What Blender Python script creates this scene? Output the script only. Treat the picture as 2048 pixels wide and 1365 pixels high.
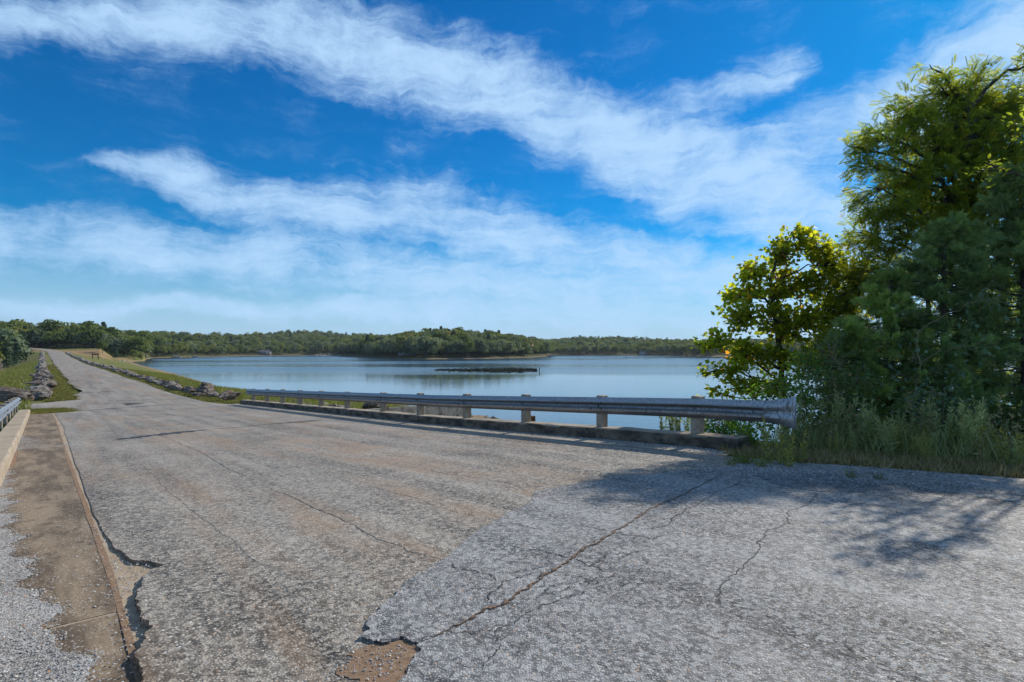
import bpy, bmesh, math, random
import numpy as np
from mathutils import Vector, Matrix

for o in list(bpy.data.objects):
    bpy.data.objects.remove(o, do_unlink=True)
scene = bpy.context.scene
COL = scene.collection
RNG = np.random.default_rng(11)
random.seed(11)
R = math.radians

# ------------------------------------------------------------------ camera
HC = 1.45                      # eye height above the road
FPX = 2048 * 20.0 / 36.0       # focal length in photo pixels
HOR = 703.0                    # horizon row in the photo
cam_d = bpy.data.cameras.new('camera')
cam_d.sensor_width = 36.0
cam_d.lens = 20.0
cam_d.shift_y = (HOR - 682.5) / 2048.0
cam_d.clip_start = 0.1
cam_d.clip_end = 12000
cam = bpy.data.objects.new('camera', cam_d)
COL.objects.link(cam)
cam.location = (0, 0, HC)
cam.rotation_euler = (R(90), 0, 0)
scene.camera = cam

# ------------------------------------------------------------------ sun
SUN_AZ, SUN_EL = R(50), R(36.5)
sd = Vector((math.sin(SUN_AZ) * math.cos(SUN_EL), math.cos(SUN_AZ) * math.cos(SUN_EL), math.sin(SUN_EL)))
sl = bpy.data.lights.new('sun', 'SUN')
sl.energy = 3.6
sl.angle = R(0.55)
sl.color = (1.0, 0.93, 0.82)
so = bpy.data.objects.new('sun', sl)
COL.objects.link(so)
so.location = sd * 200
so.rotation_euler = (-sd).to_track_quat('-Z', 'Y').to_euler()

# ------------------------------------------------------------------ view
scene.render.engine = 'CYCLES'
vs = scene.view_settings
vs.view_transform = 'Standard'
vs.look = 'None'
vs.gamma = 1.0
vs.use_curve_mapping = False
vs.exposure = 0.52
cy = scene.cycles
cy.use_denoising = True
cy.max_bounces = 8
cy.transparent_max_bounces = 8
cy.diffuse_bounces = 4
cy.glossy_bounces = 3
cy.transmission_bounces = 4
cy.caustics_reflective = False
cy.caustics_refractive = False
cy.sample_clamp_indirect = 6.0


# ------------------------------------------------------------------ node helpers
class NT:
    def __init__(self, tree):
        self.t = tree
        self.n = tree.nodes
        self.l = tree.links

    def node(self, typ, **kw):
        nd = self.n.new(typ)
        ins = kw.pop('ins', {})
        for k, v in kw.items():
            setattr(nd, k, v)
        for k, v in ins.items():
            s = nd.inputs[k]
            if isinstance(v, bpy.types.NodeSocket):
                self.l.new(v, s)
            else:
                s.default_value = v
        return nd

    def math(self, op, a, b=0.0, c=0.0, clamp=False):
        nd = self.node('ShaderNodeMath', operation=op, use_clamp=clamp, ins={0: a, 1: b, 2: c})
        return nd.outputs[0]

    def mix(self, fac, a, b, blend='MIX'):
        nd = self.node('ShaderNodeMix', data_type='RGBA', blend_type=blend, clamp_factor=True)
        for i, v in ((0, fac), (6, a), (7, b)):
            s = nd.inputs[i]
            if isinstance(v, bpy.types.NodeSocket):
                self.l.new(v, s)
            elif i == 0:
                s.default_value = v
            else:
                s.default_value = (v[0], v[1], v[2], 1.0)
        return nd.outputs[2]

    def ramp(self, fac, stops, interp='LINEAR'):
        nd = self.node('ShaderNodeValToRGB', ins={0: fac})
        nd.color_ramp.interpolation = interp
        el = nd.color_ramp.elements
        while len(el) < len(stops):
            el.new(0.5)
        for e, (p, c) in zip(el, stops):
            e.position = p
            e.color = (c[0], c[1], c[2], 1) if hasattr(c, '__len__') else (c, c, c, 1)
        return nd.outputs[0]

    def maprange(self, v, a, b, c, d, smooth=False):
        nd = self.node('ShaderNodeMapRange', ins={0: v, 1: a, 2: b, 3: c, 4: d})
        nd.interpolation_type = 'SMOOTHSTEP' if smooth else 'LINEAR'
        return nd.outputs[0]

    def noise(self, vec, scale, detail=3, rough=0.55, dist=0.0):
        nd = self.node('ShaderNodeTexNoise', ins={'Scale': scale, 'Detail': detail, 'Roughness': rough, 'Distortion': dist})
        if vec is not None:
            self.l.new(vec, nd.inputs['Vector'])
        return nd.outputs[0]

    def mapping(self, vec, loc=(0, 0, 0), rot=(0, 0, 0), scale=(1, 1, 1), typ='POINT'):
        nd = self.node('ShaderNodeMapping', vector_type=typ, ins={'Vector': vec, 'Location': loc, 'Rotation': rot, 'Scale': scale})
        return nd.outputs[0]

    def blob(self, vec, loc, rot, scale, soft=0.0):
        m = self.mapping(vec, loc, (0, 0, rot), scale, 'TEXTURE')
        ln = self.node('ShaderNodeVectorMath', operation='LENGTH', ins={0: m}).outputs['Value']
        return self.maprange(ln, soft, 1.0, 1.0, 0.0, True)


TH = math.atan(939 / FPX)            # heading of the dam road, left of the view axis
D = np.array([-math.sin(TH), math.cos(TH)])
N = np.array([math.cos(TH), math.sin(TH)])

# ------------------------------------------------------------------ world: clear blue sky with streaks of cirrus
world = bpy.data.worlds.new('World')
scene.world = world
world.use_nodes = True
wt = NT(world.node_tree)
wt.n.clear()
tc = wt.node('ShaderNodeTexCoord')
gen = tc.outputs['Generated']
sky = wt.node('ShaderNodeTexSky', sky_type='NISHITA')
sky.sun_disc = False
sky.sun_elevation = SUN_EL
sky.sun_rotation = SUN_AZ
sky.altitude = 300
sky.air_density = 1.0
sky.dust_density = 0.25
sky.ozone_density = 3.0
sep = wt.node('ShaderNodeSeparateXYZ', ins={0: gen})
dx_, dy_, dz_ = sep.outputs
phi = wt.math('ARCTAN2', dx_, dy_)
el_ = wt.math('ARCSINE', dz_)
sph = wt.node('ShaderNodeCombineXYZ', ins={0: phi, 1: el_, 2: 0.0}).outputs[0]


def sph_of(px, py):
    x, z = (px - 1024) / FPX, (HOR - py) / FPX
    return math.atan(x), math.asin(z / math.sqrt(1 + x * x + z * z))


warp = wt.node('ShaderNodeTexNoise', ins={'Vector': sph, 'Scale': 7.0, 'Detail': 5.0, 'Roughness': 0.6})
wv = wt.node('ShaderNodeVectorMath', operation='SUBTRACT', ins={0: warp.outputs[1], 1: (0.5, 0.5, 0.5)}).outputs[0]
wv = wt.node('ShaderNodeVectorMath', operation='SCALE', ins={0: wv, 'Scale': 0.085}).outputs[0]
sphw = wt.node('ShaderNodeVectorMath', operation='ADD', ins={0: sph, 1: wv}).outputs[0]
sw = wt.node('ShaderNodeSeparateXYZ', ins={0: sphw}).outputs
phi01 = wt.math('DIVIDE', wt.math('ADD', sw[0], 1.2), 2.4)
# long cirrus streamers: for each, (column, row, half width, strength) along its run
BANDS = [
    [(-900, 20, 60, 0), (-300, 15, 60, .8), (0, 22, 50, 1), (300, 38, 50, 1), (600, 62, 75, .95), (800, 110, 85, .9), (1000, 180, 85, .95), (1200, 265, 95, 1), (1400, 345, 125, 1), (1600, 425, 125, .95), (1800, 470, 120, .7), (2200, 500, 100, 0)],
    [(1380, 345, 30, 0), (1500, 320, 60, .7), (1620, 285, 80, .8), (1750, 235, 90, .85), (1900, 155, 110, .95), (2048, 85, 120, 1), (2400, -40, 110, .8), (3000, -100, 90, 0)],
    [(1200, 240, 30, 0), (1330, 215, 60, .5), (1430, 195, 60, .65), (1540, 150, 50, .7), (1625, 115, 25, .5), (1680, 95, 20, 0)],
    [(150, 318, 12, 0), (220, 328, 26, .8), (350, 352, 48, .85), (500, 402, 58, .85), (650, 425, 70, .8), (800, 425, 85, .85), (950, 468, 90, .85), (1100, 500, 85, .9), (1300, 540, 75, .9), (1500, 560, 75, .85), (1700, 530, 100, .8), (2048, 480, 100, .6), (2500, 450, 90, 0)],
    [(-900, 470, 70, .3), (0, 480, 62, .85), (200, 484, 60, .85), (400, 496, 66, .8), (600, 525, 66, .8), (900, 560, 60, .85), (1200, 585, 55, .8), (1600, 595, 55, .7), (2400, 590, 60, 0)],
    [(-900, 620, 30, .5), (0, 616, 26, .75), (400, 611, 24, .75), (700, 612, 36, .8), (1000, 625, 50, .8), (1400, 630, 60, .75), (2048, 620, 60, .7), (3000, 600, 60, .3)]]
acc = None
for band in BANDS:
    stops = []
    for (x0, y0, w, s) in band:
        a0, e0 = sph_of(x0, y0)
        stops.append((min(max((a0 + 1.2) / 2.4, 0), 1), (max(e0, 0), 1.18 * w / FPX * (0.55 + 0.45 * math.cos(a0) ** 2), s)))
    rp = wt.node('ShaderNodeSeparateColor', ins={0: wt.ramp(phi01, stops)})
    d_ = wt.math('DIVIDE', wt.math('ABSOLUTE', wt.math('SUBTRACT', sw[1], rp.outputs[0])), wt.math('MAXIMUM', rp.outputs[1], 0.004))
    b = wt.math('MULTIPLY', wt.maprange(d_, 0.1, 1.25, 1.0, 0.0, True), rp.outputs[2])
    acc = b if acc is None else wt.math('MAXIMUM', acc, b)
# fibrous texture, drawn out along the streamers
fib2 = wt.noise(wt.mapping(sphw, rot=(0, 0, R(22)), scale=(2.1, 13.0, 1)), 2.6, 10, 0.72, 0.2)
bil = wt.noise(sphw, 8.0, 8, 0.64, 0.15)
tex = wt.math('ADD', wt.math('MULTIPLY', fib2, 0.58), wt.math('MULTIPLY', bil, 0.57))          # about 0.57 on average
cov = wt.noise(wt.mapping(sphw, loc=(3.3, 1.7, 0), rot=(0, 0, R(18)), scale=(1.0, 2.4, 1)), 1.6, 3, 0.55)
cov = wt.maprange(cov, 0.40, 0.60, 0.0, 1.0, True)
away = wt.math('MAXIMUM', wt.maprange(el_, 0.56, 0.75, 0.0, 1.0, True), wt.maprange(wt.math('ABSOLUTE', phi), 0.82, 1.05, 0.0, 1.0, True))
acc = wt.math('MAXIMUM', acc, wt.math('MULTIPLY', cov, away))  # unseen cirrus added outside the view to raise the fill light
dens = wt.math('ADD', wt.math('MULTIPLY', acc, 0.92), wt.math('MULTIPLY', wt.math('SUBTRACT', tex, 0.575), 2.5))
dens = wt.maprange(dens, 0.02, 1.15, 0.0, 0.95, True)
veil = wt.maprange(tex, 0.54, 0.82, 0.0, 0.16, True)
dens = wt.math('MAXIMUM', dens, veil)
hs = wt.node('ShaderNodeHueSaturation', ins={'Hue': 0.5, 'Saturation': 1.30, 'Value': 1.0, 'Color': sky.outputs[0]})
skyc = wt.mix(1.0, hs.outputs[0], (0.02, 0.55, 0.76), 'MULTIPLY')
hz = wt.maprange(el_, 0.0, 0.20, 1.0, 0.0, True)
skyc = wt.mix(wt.math('MULTIPLY', hz, 0.95), skyc, (3.0, 4.35, 5.8))
cl = wt.mix(dens, skyc, (3.35, 5.0, 7.0))
bgn = wt.node('ShaderNodeBackground', ins={'Color': cl, 'Strength': 0.102})
wo = wt.node('ShaderNodeOutputWorld', ins={'Surface': bgn.outputs[0]})
world.cycles.sampling_method = 'MANUAL'
world.cycles.sample_map_resolution = 512


# ------------------------------------------------------------------ materials
def new_mat(name):
    m = bpy.data.materials.new(name)
    m.use_nodes = True
    t = NT(m.node_tree)
    t.n.clear()
    out = t.node('ShaderNodeOutputMaterial')
    return m, t, out


def pos(t):
    return t.node('ShaderNodeTexCoord').outputs['Object']


def wpos(t):
    return t.node('ShaderNodeNewGeometry').outputs['Position']


def attr(t, name='rnd'):
    return t.node('ShaderNodeAttribute', attribute_name=name).outputs['Fac']


def bump(t, h, strength=0.5, dist=0.01, normal=None):
    nd = t.node('ShaderNodeBump', ins={'Height': h, 'Strength': strength, 'Distance': dist})
    if normal is not None:
        t.l.new(normal, nd.inputs['Normal'])
    return nd.outputs[0]


def finish(t, out, color, rough=0.8, normal=None, metallic=0.0, spec=0.3):
    p = t.node('ShaderNodeBsdfPrincipled', ins={'Base Color': color if isinstance(color, bpy.types.NodeSocket) else (*color, 1),
                                                'Roughness': rough, 'Metallic': metallic, 'Specular IOR Level': spec})
    if normal is not None:
        t.l.new(normal, p.inputs['Normal'])
    t.l.new(p.outputs[0], out.inputs[0])
    return p


def mat_asphalt(name, light, dark, brown=0.35, agg=85.0, lo=0.5):
    m, t, out = new_mat(name)
    P = wpos(t)
    ut = t.mapping(P, rot=(0, 0, -TH))
    v = t.node('ShaderNodeTexVoronoi', ins={'Vector': P, 'Scale': agg, 'Randomness': 1.0})
    v.feature = 'F1'
    sepc = t.node('ShaderNodeSeparateColor', ins={0: v.outputs['Color']})
    v2 = t.node('ShaderNodeTexVoronoi', ins={'Vector': P, 'Scale': agg * 0.42})
    sep2 = t.node('ShaderNodeSeparateColor', ins={0: v2.outputs['Color']})
    stone = t.math('POWER', sepc.outputs[0], 1.9)
    gap = t.maprange(v.outputs['Distance'], 0.28, 0.62, 1.0, 0.22)
    stone = t.math('MULTIPLY', stone, gap)
    stone = t.math('ADD', t.math('MULTIPLY', stone, 0.85), t.math('MULTIPLY', t.math('POWER', sep2.outputs[1], 2.0), 0.42))
    clump = t.noise(P, 40.0, 3, 0.6)
    stone = t.math('MULTIPLY', stone, t.maprange(clump, 0.36, 0.64, 0.68, 1.28))
    big = t.noise(P, 0.55, 5, 0.6)
    mid = t.noise(P, 3.0, 4, 0.6)
    cover = t.math('ADD', t.maprange(big, 0.34, 0.66, -0.12, 0.13), t.maprange(mid, 0.35, 0.65, -0.06, 0.06))
    streak = t.noise(t.mapping(ut, scale=(2.2, 0.16, 1)), 1.0, 5, 0.62)
    cover = t.math('ADD', cover, t.maprange(streak, 0.36, 0.64, -0.17, 0.17))
    f = t.math('ADD', t.math('MULTIPLY', stone, 1.45), t.math('ADD', cover, lo - 0.32), clamp=True)
    c = t.mix(f, dark, light)
    bs = t.noise(t.mapping(ut, loc=(3.1, 7.7, 0), scale=(1.6, 0.12, 1)), 1.0, 5, 0.65)
    bn = t.noise(P, 1.3, 4, 0.6)
    bf = t.math('MULTIPLY', t.maprange(bs, 0.44, 0.64, 0.0, 1.0, True), t.maprange(bn, 0.38, 0.62, 0.25, 1.0))
    c = t.mix(t.math('MULTIPLY', bf, brown), c, (0.30, 0.185, 0.10))
    # a few scattered pale and rusty chips
    chip = t.maprange(sepc.outputs[2], 0.965, 0.975, 0.0, 0.75)
    c = t.mix(chip, c, t.mix(sepc.outputs[1], (0.62, 0.60, 0.55), (0.42, 0.25, 0.15)))
    h = t.math('ADD', t.math('MULTIPLY', gap, 0.6), t.math('MULTIPLY', stone, 0.8))
    nrm = bump(t, h, 0.55, 0.008)
    nrm = bump(t, t.noise(P, 1.1, 4, 0.6), 0.30, 0.05, nrm)
    finish(t, out, c, t.maprange(sepc.outputs[1], 0, 1, 0.55, 0.9), nrm, spec=0.35)
    return m


def mat_concrete(name, ca, cb, stain=(0.10, 0.075, 0.05), samt=0.5, bs=0.4, sscale=1.2):
    m, t, out = new_mat(name)
    P = wpos(t)
    n1 = t.noise(P, sscale, 5, 0.62)
    n2 = t.noise(P, 11.0, 5, 0.6)
    n3 = t.noise(P, 140.0, 3, 0.6)
    c = t.mix(t.maprange(n2, 0.32, 0.68, 0, 1), ca, cb)
    c = t.mix(t.math('MULTIPLY', t.maprange(n1, 0.46, 0.66, 0, 1, True), samt), c, stain)
    c = t.mix(t.maprange(n3, 0.38, 0.62, 0.35, 0.0), c, (0.09, 0.08, 0.07))
    v = t.node('ShaderNodeTexVoronoi', ins={'Vector': P, 'Scale': 60.0})
    h = t.math('ADD', t.math('MULTIPLY', n3, 0.5), t.math('MULTIPLY', v.outputs['Distance'], 0.4))
    finish(t, out, c, 0.9, bump(t, h, bs, 0.006), spec=0.2)
    return m


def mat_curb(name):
    """old cast kerb: mould and painted shade darken the faces, spalled aggregate"""
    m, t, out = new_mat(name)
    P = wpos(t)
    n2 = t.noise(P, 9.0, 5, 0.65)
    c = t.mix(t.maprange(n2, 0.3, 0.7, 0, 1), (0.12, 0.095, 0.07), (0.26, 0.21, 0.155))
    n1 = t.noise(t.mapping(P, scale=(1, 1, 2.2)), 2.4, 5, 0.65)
    c = t.mix(t.maprange(n1, 0.42, 0.60, 0, 0.88, True), c, (0.045, 0.037, 0.030))  # near-black mix puts the shade of the road-side face into its colour
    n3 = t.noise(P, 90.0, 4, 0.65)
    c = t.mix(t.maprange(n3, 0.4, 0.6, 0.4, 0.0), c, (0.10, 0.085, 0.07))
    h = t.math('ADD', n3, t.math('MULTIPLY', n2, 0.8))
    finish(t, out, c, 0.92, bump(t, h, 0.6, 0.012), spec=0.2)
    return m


def mat_plain(name, ca, cb, scale=6.0, rough=0.8, bs=0.3, bd=0.01, metallic=0.0, spec=0.3, detail=4):
    m, t, out = new_mat(name)
    P = wpos(t)
    n = t.noise(P, scale, detail, 0.6)
    c = t.mix(t.maprange(n, 0.32, 0.68, 0, 1), ca, cb)
    finish(t, out, c, rough, bump(t, t.noise(P, scale * 5, 4, 0.6), bs, bd), metallic, spec)
    return m


def mat_leaf(name, stops, trans=0.45, tcol=1.35, rough=0.5, spec=0.25):
    """stops: colour ramp over a per-leaf random number"""
    m, t, out = new_mat(name)
    r = attr(t)
    c = t.ramp(r, stops)
    n = t.noise(wpos(t), 1.1, 3, 0.5)
    c = t.mix(1.0, c, t.ramp(n, [(0.3, 0.72), (0.7, 1.25)]), 'MULTIPLY')
    p = t.node('ShaderNodeBsdfPrincipled', ins={'Base Color': c, 'Roughness': rough, 'Specular IOR Level': spec})
    tc_ = t.mix(1.0, c, (tcol * 1.15, tcol * 1.12, tcol * 0.45), 'MULTIPLY')
    tr = t.node('ShaderNodeBsdfTranslucent', ins={'Color': tc_})
    mx = t.node('ShaderNodeMixShader', ins={0: trans, 1: p.outputs[0], 2: tr.outputs[0]})
    t.l.new(mx.outputs[0], out.inputs[0])
    return m


def mat_crown(name, stops, trans=0.25):
    """far crowns: colour by clump and by tree"""
    m, t, out = new_mat(name)
    r = attr(t)
    oi = t.node('ShaderNodeObjectInfo').outputs['Random']
    f = t.math('ADD', t.math('MULTIPLY', r, 0.45), t.math('MULTIPLY', oi, 0.55))
    c = t.ramp(f, stops)
    p = t.node('ShaderNodeBsdfPrincipled', ins={'Base Color': c, 'Roughness': 0.7, 'Specular IOR Level': 0.15})
    tr = t.node('ShaderNodeBsdfTranslucent', ins={'Color': t.mix(1.0, c, (1.5, 1.45, 0.6), 'MULTIPLY')})
    mx = t.node('ShaderNodeMixShader', ins={0: trans, 1: p.outputs[0], 2: tr.outputs[0]})
    t.l.new(mx.outputs[0], out.inputs[0])
    return m


def mat_rock(name, ca, cb, dark):
    m, t, out = new_mat(name)
    P = wpos(t)
    n = t.noise(P, 2.2, 6, 0.65)
    n2 = t.noise(P, 9.0, 5, 0.7)
    c = t.mix(t.maprange(n, 0.35, 0.65, 0, 1), ca, cb)
    c = t.mix(t.maprange(n2, 0.50, 0.68, 0, 0.85, True), c, dark)
    rust = t.noise(t.mapping(P, loc=(5, 3, 1)), 1.6, 4, 0.6)
    c = t.mix(t.maprange(rust, 0.54, 0.68, 0, 0.6, True), c, (0.20, 0.095, 0.045))
    nrm = bump(t, t.math('ADD', n2, t.noise(P, 24.0, 5, 0.7)), 0.9, 0.06)
    finish(t, out, c, 0.92, nrm, spec=0.2)
    return m


MAT = {}
MAT['road'] = mat_asphalt('chip_seal_road', (0.385, 0.34, 0.28), (0.026, 0.022, 0.018), 0.55, 70.0, 0.46)
MAT['apron'] = mat_asphalt('chip_seal_apron', (0.36, 0.352, 0.338), (0.022, 0.022, 0.023), 0.10, 84.0, 0.46)
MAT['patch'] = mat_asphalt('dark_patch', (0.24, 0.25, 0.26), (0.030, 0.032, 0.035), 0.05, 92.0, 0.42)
MAT['slab'] = mat_concrete('deck_concrete', (0.36, 0.27, 0.18), (0.44, 0.35, 0.25), (0.20, 0.13, 0.08), 0.6)
MAT['strip'] = mat_concrete('gutter_concrete', (0.17, 0.125, 0.085), (0.25, 0.19, 0.13), (0.075, 0.052, 0.036), 0.85, 0.4, 0.9)
def mat_strip(name):
    m, t, out = new_mat(name)
    P = wpos(t)
    ut = t.mapping(P, rot=(0, 0, -TH))
    n1 = t.noise(t.mapping(ut, scale=(2.2, .45, 1)), 1.6, 6, 0.65)
    n2 = t.noise(P, 7.0, 6, 0.68)
    n3 = t.noise(P, 120.0, 4, 0.65)
    c = t.mix(t.maprange(n1, 0.38, 0.62, 0, 1, True), (0.30, 0.225, 0.15), (0.125, 0.09, 0.06))
    c = t.mix(t.maprange(n2, 0.52, 0.68, 0, 0.75, True), c, (0.055, 0.042, 0.032))
    c = t.mix(t.maprange(n2, 0.30, 0.42, 0.5, 0, True), c, (0.36, 0.28, 0.19))
    c = t.mix(t.maprange(n3, 0.38, 0.58, 0.5, 0.0), c, (0.06, 0.05, 0.04))
    v = t.node('ShaderNodeTexVoronoi', ins={'Vector': P, 'Scale': 95.0})
    sp = t.node('ShaderNodeSeparateColor', ins={0: v.outputs['Color']}).outputs[0]
    c = t.mix(t.maprange(sp, 0.94, 0.95, 0.0, 0.6), c, (0.45, 0.43, 0.40))
    finish(t, out, c, 0.9, bump(t, n3, 0.5, 0.006), spec=0.2)
    return m


MAT['strip'] = mat_strip('stained_gutter_concrete')
MAT['gutter'] = mat_concrete('right_gutter_concrete', (0.34, 0.29, 0.22), (0.44, 0.39, 0.31), (0.18, 0.14, 0.10), 0.6)
MAT['curb'] = mat_curb('kerb_shaded_face_concrete')
MAT['curb_l'] = mat_concrete('left_kerb_concrete', (0.36, 0.29, 0.21), (0.46, 0.38, 0.29), (0.20, 0.15, 0.10), 0.5)
MAT['wall'] = mat_concrete('old_wall_concrete', (0.20, 0.18, 0.15), (0.33, 0.30, 0.26), (0.045, 0.038, 0.03), 0.85, 0.6, 2.2)
MAT['dirt'] = mat_plain('brown_dirt', (0.16, 0.095, 0.055), (0.30, 0.20, 0.125), 30.0, 0.95, 0.6, 0.01)
MAT['crackdirt'] = mat_plain('crack_dirt', (0.05, 0.036, 0.026), (0.26, 0.15, 0.085), 16.0, 0.95, 0.5, 0.01)
MAT['tar'] = mat_plain('black_tar', (0.018, 0.018, 0.019), (0.05, 0.048, 0.046), 12.0, 0.6, 0.3, 0.006)
MAT['rock'] = mat_rock('pale_limestone', (0.12, 0.105, 0.09), (0.31, 0.29, 0.265), (0.022, 0.018, 0.016))
MAT['rock_d'] = mat_rock('dark_boulder', (0.10, 0.07, 0.05), (0.26, 0.22, 0.19), (0.025, 0.02, 0.018))
MAT['wood'] = mat_plain('weathered_post', (0.24, 0.19, 0.135), (0.40, 0.335, 0.26), 14.0, 0.9, 0.5, 0.006)
MAT['stub'] = mat_plain('brown_timber', (0.10, 0.055, 0.03), (0.20, 0.11, 0.06), 14.0, 0.9, 0.5, 0.006)
MAT['bark'] = mat_plain('bark', (0.055, 0.045, 0.037), (0.14, 0.12, 0.10), 7.0, 0.95, 0.8, 0.03)
MAT['bark_d'] = mat_plain('dark_bark', (0.03, 0.026, 0.022), (0.085, 0.072, 0.06), 7.0, 0.95, 0.8, 0.03)
MAT['stem'] = mat_plain('dry_stem', (0.13, 0.11, 0.055), (0.24, 0.20, 0.12), 9.0, 0.9, 0.2)
MAT['bolt'] = mat_plain('bolt_steel', (0.08, 0.075, 0.07), (0.2, 0.19, 0.18), 40.0, 0.5, 0.2, 0.003, 0.8)
MAT['white'] = mat_plain('white_paint', (0.46, 0.46, 0.45), (0.58, 0.58, 0.57), 2.0, 0.6, 0.1)
MAT['siding'] = mat_plain('pale_siding', (0.24, 0.23, 0.21), (0.34, 0.33, 0.31), 2.0, 0.8, 0.1)
MAT['roof_g'] = mat_plain('grey_shingles', (0.16, 0.16, 0.17), (0.26, 0.26, 0.27), 3.0, 0.9, 0.4, 0.02)
MAT['roof_d'] = mat_plain('dark_shingles', (0.07, 0.07, 0.075), (0.13, 0.13, 0.135), 3.0, 0.95, 0.4, 0.02, 0.0, 0.1)
MAT['roof_r'] = mat_plain('reddish_shingles', (0.28, 0.15, 0.11), (0.38, 0.22, 0.16), 3.0, 0.9, 0.4, 0.02)
MAT['roof_w'] = mat_plain('pale_metal_roof', (0.38, 0.40, 0.43), (0.50, 0.52, 0.55), 3.0, 0.5, 0.1)
MAT['blue'] = mat_plain('blue_canvas', (0.03, 0.12, 0.30), (0.06, 0.22, 0.45), 3.0, 0.7, 0.1)
MAT['pane'] = mat_plain('window_glass', (0.03, 0.04, 0.05), (0.05, 0.06, 0.08), 1.0, 0.08, 0.0, 0.01, 0.0, 0.5)
MAT['deck'] = mat_plain('grey_planks', (0.22, 0.19, 0.16), (0.34, 0.31, 0.27), 5.0, 0.9, 0.3)
MAT['steel_t'] = mat_plain('grey_tank', (0.20, 0.22, 0.25), (0.28, 0.30, 0.33), 1.0, 0.6, 0.1)


def mat_rail(name):
    m, t, out = new_mat(name)
    P = wpos(t)
    run = t.mapping(P, rot=(0, 0, -TH), scale=(9.0, 9.0, 0.8))
    n = t.noise(run, 4.0, 5, 0.7)
    n2 = t.noise(P, 2.6, 4, 0.6)
    n3 = t.noise(P, 60.0, 3, 0.6)
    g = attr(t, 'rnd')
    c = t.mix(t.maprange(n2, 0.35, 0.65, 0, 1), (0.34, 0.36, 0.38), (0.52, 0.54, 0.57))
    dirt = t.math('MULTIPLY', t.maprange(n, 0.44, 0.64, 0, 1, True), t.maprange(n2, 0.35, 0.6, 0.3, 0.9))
    grime_shade = t.math('MULTIPLY', g, t.maprange(n2, 0.3, 0.6, 0.65, 1.0))
    dirt = t.math('MAXIMUM', dirt, grime_shade)  # real dirt streaks joined with the shade painted on the undersides
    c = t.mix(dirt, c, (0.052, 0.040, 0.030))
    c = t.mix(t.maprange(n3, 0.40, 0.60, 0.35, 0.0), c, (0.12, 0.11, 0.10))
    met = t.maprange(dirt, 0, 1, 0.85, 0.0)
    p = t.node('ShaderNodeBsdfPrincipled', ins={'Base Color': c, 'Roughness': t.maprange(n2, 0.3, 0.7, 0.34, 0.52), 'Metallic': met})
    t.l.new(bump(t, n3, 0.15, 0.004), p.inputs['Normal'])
    t.l.new(p.outputs[0], out.inputs[0])
    return m


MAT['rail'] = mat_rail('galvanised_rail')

G = lambda *a: a
MAT['syc'] = mat_leaf('sycamore_leaf', [(0.0, (0.09, 0.12, 0.015)), (0.45, (0.16, 0.19, 0.02)), (0.85, (0.25, 0.25, 0.025)), (0.96, (0.32, 0.21, 0.03)), (1.0, (0.36, 0.15, 0.03))], 0.62, 2.6)
MAT['walnut'] = mat_leaf('walnut_leaf', [(0.0, (0.085, 0.115, 0.022)), (0.5, (0.14, 0.175, 0.03)), (0.92, (0.22, 0.225, 0.035)), (1.0, (0.30, 0.21, 0.03))], 0.62, 2.7)
MAT['cedar'] = mat_leaf('cedar_spray', [(0.0, (0.10, 0.155, 0.075)), (0.5, (0.165, 0.24, 0.105)), (1.0, (0.25, 0.31, 0.13))], 0.42, 1.9, 0.6)
MAT['cedar_l'] = mat_leaf('young_cedar_spray', [(0.0, (0.13, 0.19, 0.07)), (0.5, (0.20, 0.27, 0.095)), (1.0, (0.30, 0.34, 0.12))], 0.45, 2.0, 0.6)
MAT['bush'] = mat_leaf('bright_bush_leaf', [(0.0, (0.06, 0.13, 0.02)), (0.6, (0.10, 0.20, 0.03)), (1.0, (0.20, 0.26, 0.05))], 0.45, 1.7)
MAT['shrub'] = mat_leaf('shrub_leaf', [(0.0, (0.06, 0.11, 0.04)), (0.6, (0.10, 0.165, 0.055)), (0.94, (0.17, 0.21, 0.07)), (1.0, (0.36, 0.20, 0.05))], 0.35, 1.4)
MAT['vine'] = mat_leaf('vine_leaf', [(0.0, (0.07, 0.13, 0.075)), (1.0, (0.15, 0.21, 0.12))], 0.3, 1.3)
MAT['orange'] = mat_leaf('orange_leaf', [(0.0, (0.30, 0.11, 0.03)), (1.0, (0.42, 0.20, 0.05))], 0.4, 1.3)
MAT['weed'] = mat_leaf('weed_leaf', [(0.0, (0.24, 0.29, 0.13)), (0.5, (0.35, 0.39, 0.18)), (1.0, (0.50, 0.47, 0.22))], 0.35, 1.3)
MAT['grass_dry'] = mat_leaf('dry_grass', [(0.0, (0.16, 0.13, 0.06)), (0.5, (0.30, 0.235, 0.12)), (1.0, (0.48, 0.39, 0.22))], 0.3, 1.2)
MAT['grass_olive'] = mat_leaf('olive_grass', [(0.0, (0.085, 0.085, 0.022)), (0.5, (0.15, 0.145, 0.035)), (1.0, (0.25, 0.235, 0.06))], 0.3, 1.3)
MAT['grass_green'] = mat_leaf('green_grass', [(0.0, (0.11, 0.135, 0.03)), (0.6, (0.18, 0.195, 0.045)), (1.0, (0.31, 0.28, 0.10))], 0.3, 1.3)
MAT['crown_g'] = mat_crown('oak_crown', [(0.0, (0.055, 0.09, 0.032)), (0.35, (0.095, 0.135, 0.042)), (0.6, (0.145, 0.18, 0.052)), (0.85, (0.20, 0.215, 0.06)), (1.0, (0.25, 0.21, 0.07))], .36)
MAT['crown_p'] = mat_crown('pale_crown', [(0.0, (0.10, 0.14, 0.085)), (0.5, (0.165, 0.21, 0.125)), (1.0, (0.24, 0.26, 0.15))], .3)
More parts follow.
